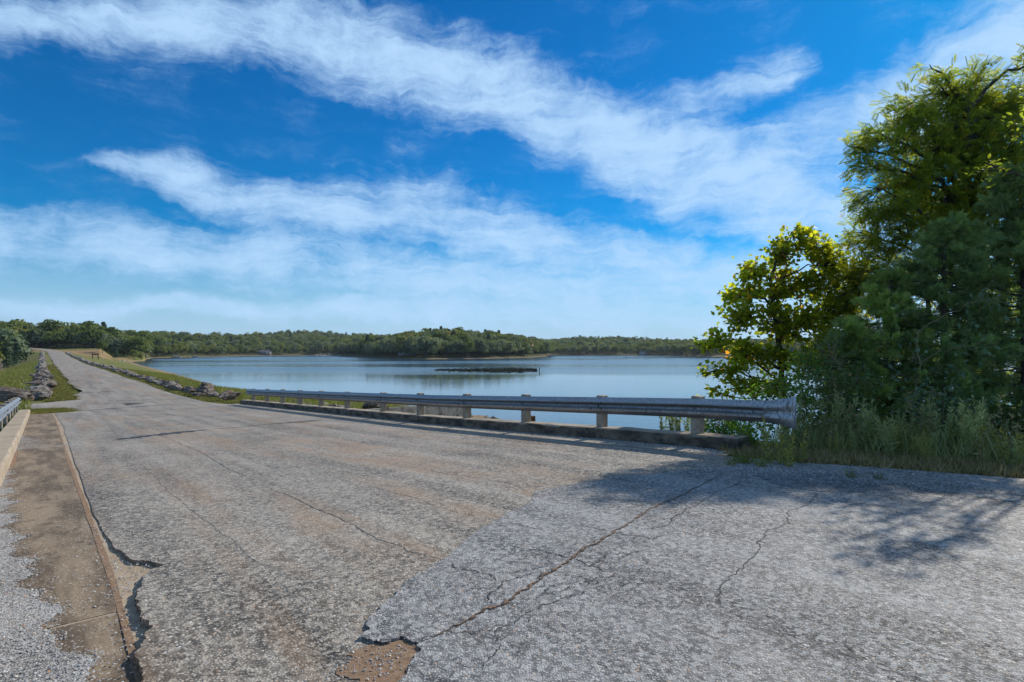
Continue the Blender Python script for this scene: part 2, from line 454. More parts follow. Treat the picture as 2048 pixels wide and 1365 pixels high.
MAT['crown_d'] = mat_crown('dark_cedar_crown', [(0.0, (0.03, 0.055, 0.036)), (0.6, (0.05, 0.085, 0.05)), (1.0, (0.08, 0.12, 0.065))], 0.2)
MAT['pad'] = mat_leaf('floating_leaf', [(0.0, (0.006, 0.009, 0.006)), (0.85, (0.011, 0.017, 0.009)), (1.0, (0.05, 0.06, 0.02))], 0.05, 1.0, 0.9, 0.05)
MAT['gravel'] = None


def mat_gravel():
    m, t, out = new_mat('loose_gravel')
    r = attr(t)
    c = t.ramp(r, [(0.0, (0.10, 0.095, 0.09)), (0.35, (0.24, 0.235, 0.23)), (0.75, (0.40, 0.40, 0.40)), (0.94, (0.56, 0.55, 0.52)), (1.0, (0.40, 0.22, 0.12))])
    finish(t, out, c, 0.85, None, spec=0.25)
    return m


MAT['gravel'] = mat_gravel()


def mat_ground(far=False):
    m, t, out = new_mat('wooded_ground' if far else 'grassy_ground')
    P = wpos(t)
    n = t.noise(P, 0.16, 5, 0.6)
    n2 = t.noise(P, 1.7, 5, 0.65)
    n3 = t.noise(P, 14.0, 4, 0.7)
    ut = t.mapping(P, rot=(0, 0, -TH))
    band = t.noise(t.mapping(ut, scale=(0.22, 0.02, 1)), 1.0, 4, 0.6)
    c = t.mix(t.maprange(n2, 0.36, 0.64, 0, 1), (0.13, 0.135, 0.04), (0.23, 0.20, 0.075))
    c = t.mix(t.maprange(band, 0.45, 0.58, 0, 0.8, True), c, (0.115, 0.15, 0.035))
    c = t.mix(t.maprange(n, 0.5, 0.66, 0, 0.6, True), c, (0.26, 0.21, 0.10))
    # mown brown strip at the foot of the downstream face and bare soil by the cove
    su = t.node('ShaderNodeSeparateXYZ', ins={0: ut}).outputs
    br = t.math('MULTIPLY', t.maprange(su[0], -16.0, -9.5, 1.0, 0.0, True), t.maprange(su[1], 60.0, 95.0, 0.0, 1.0, True))
    c = t.mix(t.math('MULTIPLY', br, 0.85), c, (0.20, 0.135, 0.075))
    for (loc, rot, sc) in DIRT_BLOBS:
        b = t.blob(P, loc, rot, sc, 0.45)
        c = t.mix(t.math('MULTIPLY', b, t.maprange(n2, 0.3, 0.6, 0.6, 1.0)), c, (0.33, 0.20, 0.12))
    c = t.mix(t.maprange(n3, 0.4, 0.62, 0.45, 0.0), c, (0.06, 0.065, 0.02))
    if far:
        c = t.mix(t.maprange(n2, 0.35, 0.6, 0.95, 0.6), c, (0.05, 0.052, 0.024))
    # mud and stones just above the water line
    sz = t.node('ShaderNodeSeparateXYZ', ins={0: P}).outputs[2]
    shore = t.maprange(t.math('ADD', sz, t.math('MULTIPLY', n2, 0.5)), ZW + 0.35, ZW + 0.8, 1.0, 0.0, True)
    c = t.mix(shore, c, (0.24, 0.175, 0.11))
    h = t.math('ADD', n3, t.noise(P, 4.0, 5, 0.7))
    finish(t, out, c, 0.95, bump(t, h, 0.8, 0.08), spec=0.1)
    return m


# ------------------------------------------------------------------ geometry helpers
def mk(name, V, F, mat=None, parent=None, smooth=False, rnd=None, link=True):
    V = np.asarray(V, dtype=np.float32)
    me = bpy.data.meshes.new(name)
    if isinstance(F, np.ndarray):
        k = F.shape[1]
        nf = len(F)
        me.vertices.add(len(V))
        me.vertices.foreach_set('co', V.ravel())
        me.loops.add(nf * k)
        me.loops.foreach_set('vertex_index', F.astype(np.int32).ravel())
        me.polygons.add(nf)
        me.polygons.foreach_set('loop_start', np.arange(0, nf * k, k, dtype=np.int32))
        me.update(calc_edges=True)
        me.validate()
    else:
        me.from_pydata(V.tolist(), [], [list(map(int, f)) for f in F])
        me.update()
    if smooth:
        me.polygons.foreach_set('use_smooth', np.ones(len(me.polygons), dtype=bool))
    if rnd is not None:
        a = me.attributes.new('rnd', 'FLOAT', 'POINT')
        a.data.foreach_set('value', np.asarray(rnd, dtype=np.float32))
    if mat is not None:
        me.materials.append(MAT[mat] if isinstance(mat, str) else mat)
    return add(name, me, parent) if link else me


def add(name, me, parent=None):
    o = bpy.data.objects.new(name, me)
    COL.objects.link(o)
    if parent is not None:
        o.parent = parent
    return o


ORD = ['first', 'second', 'third', 'fourth', 'fifth', 'sixth', 'seventh', 'eighth', 'ninth', 'tenth', 'eleventh', 'twelfth', 'thirteenth', 'fourteenth', 'fifteenth', 'sixteenth', 'seventeenth', 'eighteenth', 'nineteenth', 'twentieth']
TENS = ['twenty', 'thirty', 'forty', 'fifty']


def nth(i):
    return ORD[i] if i < 20 else (TENS[(i + 1) // 10 - 2] + ('-' + ORD[(i + 1) % 10 - 1] if (i + 1) % 10 else 'th')).replace('yth', 'ieth')


def thing(name, loc, label, cat, group=None, rz=0.0, sc=1.0):
    o = bpy.data.objects.new(name, None)
    o.empty_display_size = 0.2
    COL.objects.link(o)
    o.location = loc
    o.rotation_euler = (0, 0, rz)
    o.scale = (sc, sc, sc) if not hasattr(sc, '__len__') else sc
    return tag(o, label, cat, group)


def tag(o, label=None, cat=None, group=None, kind=None):
    if label:
        o['label'] = label
    if cat:
        o['category'] = cat
    if group:
        o['group'] = group
    if kind:
        o['kind'] = kind
    return o


def box(x0, x1, y0, y1, z0, z1):
    V = np.array([[x0, y0, z0], [x1, y0, z0], [x1, y1, z0], [x0, y1, z0], [x0, y0, z1], [x1, y0, z1], [x1, y1, z1], [x0, y1, z1]], float)
    F = np.array([[0, 3, 2, 1], [4, 5, 6, 7], [0, 1, 5, 4], [1, 2, 6, 5], [2, 3, 7, 6], [3, 0, 4, 7]])
    return V, F


def bevel_box(x0, x1, y0, y1, z0, z1, b=0.01):
    """box with chamfered vertical and top edges"""
    rings = []
    for z, i in ((z0, 0), (z1 - b, 0), (z1, b)):
        c = b
        xs0, xs1, ys0, ys1 = x0 + i, x1 - i, y0 + i, y1 - i
        rings.append([[xs0 + c, ys0, z], [xs1 - c, ys0, z], [xs1, ys0 + c, z], [xs1, ys1 - c, z], [xs1 - c, ys1, z], [xs0 + c, ys1, z], [xs0, ys1 - c, z], [xs0, ys0 + c, z]])
    V = np.array(rings).reshape(-1, 3)
    F = []
    for r in range(2):
        for k in range(8):
            a, b_ = r * 8 + k, r * 8 + (k + 1) % 8
            F.append([a, b_, b_ + 8, a + 8])
    F.append(list(range(16, 24)))
    F.append(list(range(7, -1, -1)))
    return V, F


def join(parts):
    Vs, Fs, n = [], [], 0
    for V, F in parts:
        Vs.append(np.asarray(V, float))
        if isinstance(F, np.ndarray):
            Fs.append(F + n)
        else:
            Fs.append([[i + n for i in f] for f in F])
        n += len(V)
    V = np.concatenate(Vs)
    if all(isinstance(f, np.ndarray) and f.shape[1] == Fs[0].shape[1] for f in Fs):
        return V, np.concatenate(Fs)
    out = []
    for f in Fs:
        out += [list(map(int, x)) for x in f]
    return V, out


def tube(P, rad, sides=6):
    P = np.asarray(P, float)
    n = len(P)
    T = np.gradient(P, axis=0)
    T /= np.linalg.norm(T, axis=1)[:, None] + 1e-9
    ref = np.where(np.abs(T[:, 2:3]) > 0.9, np.array([[1.0, 0, 0]]), np.array([[0, 0, 1.0]]))
    A = np.cross(T, ref)
    A /= np.linalg.norm(A, axis=1)[:, None] + 1e-9
    B = np.cross(T, A)
    ang = np.linspace(0, 2 * np.pi, sides, endpoint=False)
    rad = np.broadcast_to(np.asarray(rad, float), (n,))
    V = P[:, None, :] + rad[:, None, None] * (A[:, None, :] * np.cos(ang)[None, :, None] + B[:, None, :] * np.sin(ang)[None, :, None])
    V = V.reshape(-1, 3)
    i = np.arange(n - 1)[:, None] * sides
    k = np.arange(sides)[None, :]
    k2 = (k + 1) % sides
    F = np.stack([i + k, i + k2, i + sides + k2, i + sides + k], axis=-1).reshape(-1, 4)
    return V, F


def curve_pts(a, b, bend, n=5, sag=0.0):
    a, b = np.asarray(a, float), np.asarray(b, float)
    s = np.linspace(0, 1, n)[:, None]
    return a + (b - a) * s + np.asarray(bend)[None, :] * (4 * s * (1 - s)) + np.array([[0, 0, sag]]) * s * s


def rand_rot(n, rng, up=0.0):
    """random frames; up>0 pulls the leaf normal (z axis) towards vertical"""
    z = rng.normal(size=(n, 3))
    z /= np.linalg.norm(z, axis=1)[:, None]
    z[:, 2] = np.where(up > 0, np.abs(z[:, 2]), z[:, 2]) + up
    z /= np.linalg.norm(z, axis=1)[:, None]
    x = rng.normal(size=(n, 3))
    x -= (x * z).sum(1)[:, None] * z
    x /= np.linalg.norm(x, axis=1)[:, None]
    y = np.cross(z, x)
    return np.stack([x, y, z], axis=2)


def frames(x, rng, spread=0.3):
    """frames whose y axis points along given directions"""
    y = x + rng.normal(size=x.shape) * spread
    y /= np.linalg.norm(y, axis=1)[:, None]
    z = rng.normal(size=x.shape)
    z -= (z * y).sum(1)[:, None] * y
    z /= np.linalg.norm(z, axis=1)[:, None]
    return np.stack([np.cross(y, z), y, z], axis=2)


def scatter(tv, tf, P, Rm, sc):
    tv = np.asarray(tv, float)
    n, k = len(P), len(tv)
    sc = np.broadcast_to(np.asarray(sc, float), (n,))
    V = np.einsum('nij,kj->nki', Rm, tv) * sc[:, None, None] + P[:, None, :]
    F = (np.asarray(tf)[None] + (np.arange(n) * k)[:, None, None]).reshape(-1, np.asarray(tf).shape[1])
    return V.reshape(-1, 3), F


# leaf outlines (unit length along +y, stalk at the origin), slightly folded
LOBED = (np.array([[0, 0, 0], [.34, -.02, .03], [.30, .22, .04], [.56, .42, .08], [.30, .56, .05], [.22, .72, .05], [0, 1.0, .02],
                   [-.22, .72, .05], [-.30, .56, .05], [-.56, .42, .08], [-.30, .22, .04], [-.34, -.02, .03], [0, .4, -.02]], float),
         np.array([[0, 1, 12], [1, 2, 12], [2, 3, 4], [2, 4, 12], [4, 5, 12], [5, 6, 12], [6, 7, 12], [7, 8, 12], [8, 10, 12], [8, 9, 10], [10, 11, 12], [11, 0, 12]]))
OVAL = (np.array([[0, 0, 0], [.20, .25, .05], [.24, .55, .05], [0, 1, -.04], [-.24, .55, .05], [-.20, .25, .05], [0, .45, -.02]], float),
        np.array([[0, 1, 6], [1, 2, 6], [2, 3, 6], [3, 4, 6], [4, 5, 6], [5, 0, 6]]))
LANCE = (np.array([[0, 0, 0], [.13, .35, .03], [0, 1, -.06], [-.13, .35, .03]], float), np.array([[0, 1, 2], [0, 2, 3]]))
BLADE = (np.array([[-.035, 0, 0], [.035, 0, 0], [.028, .5, .04], [-.028, .5, .04], [0, 1, .18]], float), np.array([[0, 1, 2], [0, 2, 3], [3, 2, 4]]))


def pinnate(npair=6):
    V, F, n = [], [], 0
    for i in range(npair):
        y = 0.15 + 0.8 * i / npair
        for s in (-1, 1):
            l = 0.34 * (1 - 0.35 * abs(i / npair - .4))
            dx, dy = s * 0.82 * l, 0.5 * l
            V += [[0, y, 0], [dx * .5 - s * .02, y + dy * .5 - .06, .02], [dx, y + dy, -.06], [dx * .5 + s * .02, y + dy * .5 + .06, .02]]
            F += [[n, n + 1, n + 2], [n, n + 2, n + 3]]
            n += 4
    return np.array(V, float), np.array(F)


PINNATE = pinnate()


def spray():
    """flat scaly cedar frond"""
    V, F, n = [], [], 0
    rng = np.random.default_rng(5)
    for i in range(6):
        y = 0.08 + 0.8 * i / 6
        for s in (-1, 1):
            l = (0.46 - 0.32 * i / 6) * rng.uniform(.7, 1.2)
            dx, dy = s * l * .62, l * .8
            w = 0.028
            z = rng.uniform(-.12, .12)
            V += [[0, y, 0], [dx * .55 + s * w, y + dy * .5 - w, z * .6], [dx, y + dy, z], [dx * .55 - s * w, y + dy * .5 + w * 1.6, z * .6]]
            F += [[n, n + 1, n + 2], [n, n + 2, n + 3]]
            n += 4
    V += [[-.025, 0, 0], [.025, 0, 0], [0, 1.05, 0]]
    F += [[n, n + 1, n + 2]]
    return np.array(V, float), np.array(F)


SPRAY = spray()

# ------------------------------------------------------------------ lay of the land (t along the dam road, u to its right, metres)
ZW = HC - 5.0                      # lake level
PT = np.array([-80, -30, -5, 0, 2, 3.5, 5, 7, 10, 13, 33, 38, 45, 70, 100, 162, 240, 300, 320, 340, 360, 400, 470], float)
PZ = np.array([.3, .1, .01, 0, 0, -.015, -.06, -.165, -.325, -.48, -1.33, -1.47, -1.55, -1.5, -1.36, -1.28, -.45, .45, 1.0, 2.1, 3.1, 4.3, 5.2], float)


def prof(t):
    return np.interp(t, PT, PZ)


def xy2tu(x, y):
    return x * D[0] + y * D[1], x * N[0] + y * N[1]


def tu2xy(t, u):
    return t * D[0] + u * N[0], t * D[1] + u * N[1]


def ray(px, py):
    return (px - 1024) / FPX, (HOR - py) / FPX


def gp(px, py):
    """photo pixel -> point on the road surface (x, y)"""
    a, b = ray(px, py)
    lo, hi = 0.5, 600.0
    k = a * D[0] + D[1]
    for _ in range(60):
        m = (lo + hi) / 2
        if HC + b * m > prof(k * m):
            lo = m
        else:
            hi = m
    return np.array([a * lo, lo])


def at_z(px, py, z):
    a, b = ray(px, py)
    m = (z - HC) / b
    return np.array([a * m, m, z])


def at_y(px, py, y):
    a, b = ray(px, py)
    return np.array([a * y, y, HC + b * y])


US_T = [20, 30, 34, 40, 51, 64, 74, 97, 169, 240, 285, 330, 420]
US_U = [24, 25, 26, 26.5, 25.5, 22, 18.6, 19.9, 24, 27, 30, 40, 60]
UE_T = [-60, -10, -4, 1.27, 3.2, 4.1, 4.9]
UE_U = [40, 14.5, 11.3, 8.55, 7.75, 7.5, 8.05]

# road centre line past the bridge
RC = []
for t in np.arange(31.0, 321.0, 2.0):
    x, y = tu2xy(t, 0)
    ul = np.interp(t, [31, 33.5, 36, 41, 47, 60, 400], [.42, .42, .9, 1.5, 1.8, 1.9, 1.9])
    ur = np.interp(t, [31, 33, 36, 42, 400], [7.5, 7.3, 7.15, 7.2, 7.25])
    RC.append((t, ul, ur))
road_L = [tu2xy(t, a) for t, a, b in RC]
road_R = [tu2xy(t, b) for t, a, b in RC]
road_Z = [prof(t) for t, a, b in RC]
hx, hy = D
cx, cy_ = tu2xy(RC[-1][0], 4.575)
hw = 2.67
ang = 0.0
for i in range(60):
    ang += 2.0 / 75.0 if i < 45 else 0
    ca, sa = math.cos(ang), math.sin(ang)
    fx, fy = hx * ca - hy * sa, hx * sa + hy * ca
    cx += fx * 2
    cy_ += fy * 2
    road_L.append((cx - fy * hw, cy_ + fx * hw))
    road_R.append((cx + fy * hw, cy_ - fx * hw))
    road_Z.append(prof(320 + 2 * i) + 0.004 * i)
road_L, road_R, road_Z = np.array(road_L), np.array(road_R), np.array(road_Z)
road_C = (road_L + road_R) / 2

RS = np.array([(-1500, 180), (-200, 210), (0, 230), (215, 252), (262, 275), (288, 300), (300, 420), (350, 440), (400, 517), (450, 569), (500, 640), (560, 670), (620, 711), (670, 690), (690, 600), (740, 438),
               (850, 357), (980, 392), (1060, 455), (1095, 560), (1106, 711), (1250, 711), (1310, 680), (1330, 632), (1390, 569), (1500, 500), (1700, 420), (2048, 350), (3600, 220)], float)
RD = np.array([(-1500, 330, 640), (0, 430, 652), (130, 440, 655), (200, 460, 660), (250, 540, 665), (330, 700, 667), (450, 900, 668), (580, 1150, 663), (640, 1200, 662), (700, 1200, 668), (760, 1200, 671), (900, 1300, 674),
               (1050, 1300, 682), (1100, 1250, 680), (1170, 1200, 675), (1250, 1200, 673), (1290, 1200, 678), (1390, 1350, 681), (1600, 1200, 680), (2048, 1000, 676), (3600, 700, 670)], float)
PEN = np.array([(680, 703), (700, 690), (740, 682), (800, 672), (830, 664), (880, 660), (950, 663), (1000, 669), (1050, 680), (1085, 690), (1104, 700), (1112, 706)], float)
TREE_H = 12.0


def far_z(x, y):
    y = np.maximum(y, 1.0)
    c = 1024 + FPX * x / y
    rs = np.interp(c, RS[:, 0], RS[:, 1])
    lr = np.interp(c, RD[:, 0], RD[:, 1])
    zr = HC + (HOR - np.interp(c, RD[:, 0], RD[:, 2])) / FPX * lr - TREE_H
    s = y - rs
    z = np.where(s < 0, ZW + np.maximum(s, -80) * 0.05, ZW + 1.6 * np.clip(s / 10, 0, 1))
    f = np.clip((s - 12) / np.maximum(lr - rs - 12, 30), 0, 1.0)
    up = (zr - (ZW + 1.6)) * (f ** 1.15)
    z = np.where(s > 12, ZW + 1.6 + up, z)
    z = np.where(y > lr, zr - (y - lr) * 0.012, z)
    # wooded spit in front
    inp = (c > 680) & (c < 1112)
    ps = np.interp(c, PEN[:, 0], PEN[:, 1])
    lp = rs + 120
    zp_ = HC + (HOR - ps) / FPX * lp - TREE_H
    bumpz = np.interp(s, [0, 10, 30], [0, 1.6, 2.6])
    fz = ZW + bumpz + (np.maximum(zp_ - ZW - 2.6, 0)) * np.clip((s - 30) / 90, 0, 1) ** 1.1
    fz = np.where(s > 120, fz - (s - 120) * 0.05, fz)
    z = np.where(inp & (s > 0), np.maximum(z * 1.0, np.where(s < 420, fz, -99)), z)
    # landing of the dam on the left shore
    lz = np.interp(y, [190, 235, 262, 285, 330, 430], [-6.0, -1.6, .5, 2.6, 4.6, 9])
    left = np.clip((225 - c) / 25, 0, 1)
    z = np.where(left > 0, z * (1 - left) + np.maximum(z, lz) * left, z)
    return z


def near_z(t, u):
    zp = prof(t)
    us = np.interp(t, US_T, US_U)
    ue = np.interp(t, UE_T, UE_U)
    flat = zp - 0.16
    # downstream face
    down = np.maximum(zp - 0.02 - 0.33 * np.maximum(-0.9 - u, 0), -9.5)
    # bank to the lake
    bank = zp - 0.03 + (ZW - zp) * (u - 8.4) / np.maximum(us - 8.4, 1)
    bank = np.maximum(np.where(u > us, ZW - (u - us) * 0.12, bank), ZW - 4)
    z = np.where(u < -0.6, down, np.where(u > 7.3, np.minimum(bank, zp - 0.03), flat))
    vl = np.interp(t, [33.5, 36, 41, 47, 60], [.25, .65, 1.2, 1.5, 1.6])
    z = np.where((t > 33.5) & (u > -0.6) & (u < vl), zp - 0.035, z)
    # approach channel between the bridge and the bank
    tb = np.interp(u, [7.9, 8.3, 14, 25, 60], [4.9, 5.0, 7.5, 9.0, 10.0])
    te = np.interp(u, [8.3, 14.0, 22, 30], [29.5, 30.5, 31.8, 30.5])
    e = u - ue
    wood = zp - 0.02 - 0.03 * e - 0.13 * np.maximum(e - 1.6, 0)
    wood = np.maximum(wood, ZW + 0.15 - 0.1 * np.maximum(u - 26, 0))
    chan_r = np.maximum(wood - 1.1 * np.maximum(t - tb, 0), ZW - 2.5)
    chan_l = np.maximum(bank - 2.0 * np.maximum(te - t, 0), ZW - 2.5)
    zc_ = np.maximum(chan_r, chan_l)
    z = np.where((t < 33) & (u > 8.15), np.where(t > te, bank, zc_), z)
    z = np.where((t < 33) & (u <= 8.15) & (u > -0.6), flat - 0.25, z)
    z = np.where((t <= tb) & (u > ue), wood, z)
    z = np.where((t < 4.2) & (u <= ue) & (u > -0.6), flat - 0.1, z)
    # downstream chute beside the bridge
    ch = np.clip(np.minimum((33.6 - t) / 1.0, (t + 2.0) / 2.0), 0, 1)
    z = np.where((u < -0.86) & (t < 34), z * (1 - ch) + np.maximum(-5.0 - 0.1 * (-u), -7) * ch, z)
    return z


def road_blend(x, y, z, lim=4.0):
    """let the ground meet the far road"""
    sel = np.where((y > 22))[0]
    if len(sel) == 0:
        return z
    z = z.copy()
    for ch in np.array_split(sel, max(1, len(sel) // 20000)):
        d2 = (x[ch, None] - road_C[None, :, 0]) ** 2 + (y[ch, None] - road_C[None, :, 1]) ** 2
        k = d2.argmin(1)
        d = np.sqrt(d2[np.arange(len(ch)), k])
        far = k > 138
        f = np.clip((d - 4.2) / 7.0, 0, 1)
        f = f * f * (3 - 2 * f)
        z[ch] = np.where(far & (d < 11.2), (road_Z[k] - 0.12) * (1 - f) + z[ch] * f, z[ch])
    return z


def ground_at(x, y):
    x, y = np.atleast_1d(np.asarray(x, float)), np.atleast_1d(np.asarray(y, float))
    t, u = xy2tu(x, y)
    z = np.where((t < 395) & (u < 62) & (u > -72), near_z(t, u), -50)
    f = np.where(y > 150, far_z(x, y), -50)
    w = np.clip((t - 285) / 60, 0, 1)
    z = np.where(y > 150, np.maximum(np.where(t > 285, z * (1 - w) + np.minimum(z, f) * w, z), f), z)
    return road_blend(x, y, z)


a_, b_ = gp(228, 716), None
DIRT_BLOBS = [((-205, 268, 0), R(20), (34, 17, 60)), ((-186, 252, 0), R(5), (22, 9, 60)),
              ((-196, 428, 0), R(10), (30, 14, 60)), ((8, 392, 0), R(0), (60, 7, 60))]
MAT['ground'] = mat_ground()
MAT['ground_far'] = mat_ground(True)


def grid_faces(nr, nc):
    i = np.arange(nr - 1)[:, None] * nc
    k = np.arange(nc - 1)[None, :]
    return np.stack([i + k, i + k + 1, i + nc + k + 1, i + nc + k], axis=-1).reshape(-1, 4)


# ground near the dam and far land, one sheet each
tt = np.unique(np.concatenate([np.linspace(-70, -10, 13), np.linspace(-10, 12, 67), np.linspace(12, 28, 17), np.linspace(28, 36, 33), np.linspace(36, 80, 60), np.linspace(80, 200, 80), np.linspace(200, 400, 80)]))
uu = np.unique(np.concatenate([np.linspace(-72, -14, 20), np.linspace(-14, -1.2, 24), [-.9, -.86, -.6, -.58], np.linspace(-.4, 2.4, 15), np.linspace(3, 7, 5), np.linspace(7.2, 13, 30), np.linspace(13, 32, 50), np.linspace(32, 62, 16)]))
TT, UU = np.meshgrid(tt, uu, indexing='ij')
X, Y = tu2xy(TT.ravel(), UU.ravel())
Z = ground_at(X, Y)
rr = np.random.default_rng(3)
offroad = (UU.ravel() > 8.6) | (UU.ravel() < -2)
Z = Z + np.where(offroad, rr.normal(size=len(Z)) * 0.035, 0)
ground = mk('ground', np.stack([X, Y, Z], 1), grid_faces(len(tt), len(uu))[:, ::-1], 'ground', smooth=True)
tag(ground, kind='structure')
fc = np.concatenate([np.linspace(-2500, -300, 20), np.linspace(-280, 1480, 200), np.linspace(1500, 4200, 30)])
fy_ = np.unique(np.concatenate([np.geomspace(160, 800, 130), np.geomspace(800, 1500, 40), np.geomspace(1500, 3000, 8)]))
CC, YY = np.meshgrid(fc, fy_, indexing='ij')
X, Y = ((CC - 1024) / FPX * YY).ravel(), YY.ravel()
Z = far_z(X, Y)
Z = road_blend(X, Y, Z)
t_, u_ = xy2tu(X, Y)
inside = (t_ < 394) & (u_ < 60) & (u_ > -70) & (t_ > -60)
F = grid_faces(len(fc), len(fy_))
keep = ~inside[F].all(1)
farland = mk('far_hills', np.stack([X, Y, Z - 0.05], 1), F[keep][:, ::-1], 'ground_far', smooth=True)
tag(farland, kind='structure')


# ------------------------------------------------------------------ water
def mat_water():
    m, t, out = new_mat('lake_water')
    P = wpos(t)
    w1 = t.noise(t.mapping(P, scale=(0.55, 1.0, 1)), 1.1, 3, 0.55)
    w2 = t.noise(t.mapping(P, scale=(0.6, 1.0, 1), rot=(0, 0, 0.4)), 4.0, 3, 0.6)
    gust = t.noise(t.mapping(P, loc=(40, 10, 0), scale=(0.006, 0.022, 1)), 1.0, 3, 0.5)
    g = t.maprange(gust, 0.40, 0.60, 0.30, 1.0, True)
    # sheltered, smooth water in front of the dam and off the spit
    sep = t.node('ShaderNodeSeparateXYZ', ins={0: P}).outputs
    calm = t.maprange(sep[1], 60.0, 190.0, 0.22, 1.0, True)
    lee = t.math('SUBTRACT', 1.0, t.math('MULTIPLY', t.blob(P, (4, 112, ZW), 0.0, (40, 22, 50), 0.2), 0.8))
    g = t.math('MULTIPLY', t.math('MULTIPLY', g, calm), lee)
    h = t.math('ADD', t.math('MULTIPLY', w1, 0.7), t.math('MULTIPLY', w2, 0.16))
    b = t.node('ShaderNodeBump', ins={'Height': h, 'Distance': 0.30, 'Strength': t.math('ADD', t.math('MULTIPLY', g, 0.14), 0.016)})
    p = t.node('ShaderNodeBsdfPrincipled', ins={'Base Color': (0.018, 0.045, 0.065, 1), 'Roughness': t.maprange(g, 0, 1, 0.04, 0.24), 'IOR': 1.33, 'Specular IOR Level': 0.5})
    t.l.new(b.outputs[0], p.inputs['Normal'])
    t.l.new(p.outputs[0], out.inputs[0])
    return m


MAT['water'] = mat_water()
wxy = [(-400, 640), (-360, 760), (900, 760), (900, 20), (30, 5), (8, 8.5), (6.3, 5.3)]
wx, wy = tu2xy(np.array([5.0]), np.array([8.2]))
V = [tu2xy(t, u) + (ZW,) for t, u in ((2.0, 8.3), (33.2, 8.3), (420, 8.3), (420, 16), (1000, 300), (1400, 900), (200, 1500), (-400, 700), (-250, 60))]
lake = mk('lake', V, [list(range(len(V) - 1, -1, -1))], 'water')
tag(lake, kind='structure')


# ------------------------------------------------------------------ road surfaces on the bridge and in front of it
def rough_line(pts, amp=0.02, levels=4, seed=0, closed=False):
    rng = np.random.default_rng(seed)
    P = [np.asarray(p, float) for p in pts]
    for l in range(levels):
        Q = []
        n = len(P) if closed else len(P) - 1
        for i in range(n):
            a, b = P[i], P[(i + 1) % len(P)]
            d = b - a
            L = np.linalg.norm(d)
            Q.append(a)
            if L > 0.02:
                nn = np.array([-d[1], d[0]]) / L
                Q.append((a + b) / 2 + nn * rng.normal() * min(amp / (1.6 ** l), L * 0.22))
        if not closed:
            Q.append(P[-1])
        P = Q
    return P


def sheet(name, poly, dz, mat, parent=None, skirt=0.0, zfun=None, step=1.0):
    bm = bmesh.new()
    vs_ = [bm.verts.new((p[0], p[1], 0)) for p in poly]
    f = bm.faces.new(vs_)
    f.normal_update()
    if f.normal.z < 0:
        f.normal_flip()
    bmesh.ops.triangulate(bm, faces=bm.faces[:])
    ts = [p[0] * D[0] + p[1] * D[1] for p in poly]
    t = math.floor(min(ts)) + step
    while t < max(ts):
        bmesh.ops.bisect_plane(bm, geom=bm.verts[:] + bm.edges[:] + bm.faces[:], dist=1e-4, plane_co=(t * D[0], t * D[1], 0), plane_no=(D[0], D[1], 0))
        t += step
    if skirt > 0:
        be = [e for e in bm.edges if e.is_boundary]
        r = bmesh.ops.extrude_edge_only(bm, edges=be)
        low = {v for v in r['geom'] if isinstance(v, bmesh.types.BMVert)}
    else:
        low = set()
    for v in bm.verts:
        tv = v.co.x * D[0] + v.co.y * D[1]
        z = prof(tv) + (dz(tv) if callable(dz) else dz)
        v.co.z = z - (skirt if v in low else 0)
    me = bpy.data.meshes.new(name)
    bm.normal_update()
    bm.to_mesh(me)
    bm.free()
    me.materials.append(MAT[mat])
    return add(name, me, parent)


def gpl(pts):
    return [gp(x, y) for x, y in pts]


TU = lambda t, u: np.array(tu2xy(t, u))
APZ = lambda t: float(np.interp(t, [2.9, 3.5, 4.5], [.018, .006, .004]))
STEP = lambda t: float(np.interp(t, [4.2, 6.2], [-.042, -.010]))
# bare concrete deck under everything
deck = sheet('bridge_deck', [TU(-14, -0.85), TU(-14, 1.6), TU(33.2, 1.6), TU(33.2, -0.85)], STEP, 'slab')
tag(deck, kind='structure')
# stained gutter slabs on the left, cast in lengths
gut = sheet('gutter_slab', [TU(-12, -0.46), TU(-12, 0.34), TU(4.0, 0.34), TU(4.0, -0.46)], lambda t: STEP(t) + .004, 'strip', skirt=0.003)
tag(gut, kind='structure')
for (t0, t1) in ((4.03, 15.75), (15.90, 32.6)):
    tag(sheet('gutter_slab', [TU(t0, -0.46), TU(t0, 0.34), TU(t1, 0.345), TU(t1, -0.46)], lambda t: STEP(t) + .004, 'strip', skirt=0.003), kind='structure')
jl = rough_line([TU(-10, .38), TU(3, .365), TU(8, .375), TU(16, .37), TU(30, .36)], .012, 6, 2) + rough_line([TU(30, .33), TU(16, .345), TU(8, .335), TU(3, .325), TU(-10, .335)], .006, 5, 3)
tag(sheet('gutter_joint', jl, lambda t: STEP(t) + .0065, 'dirt'), kind='structure')
kl = rough_line([TU(-10, -.37), TU(8, -.39), TU(14, -.375), TU(20, -.40), TU(32, -.41)], .035, 6, 4) + [TU(32, -.46), TU(-10, -.46)]
tag(sheet('kerb_dirt', kl, lambda t: STEP(t) + .0075, 'dirt'), kind='structure')

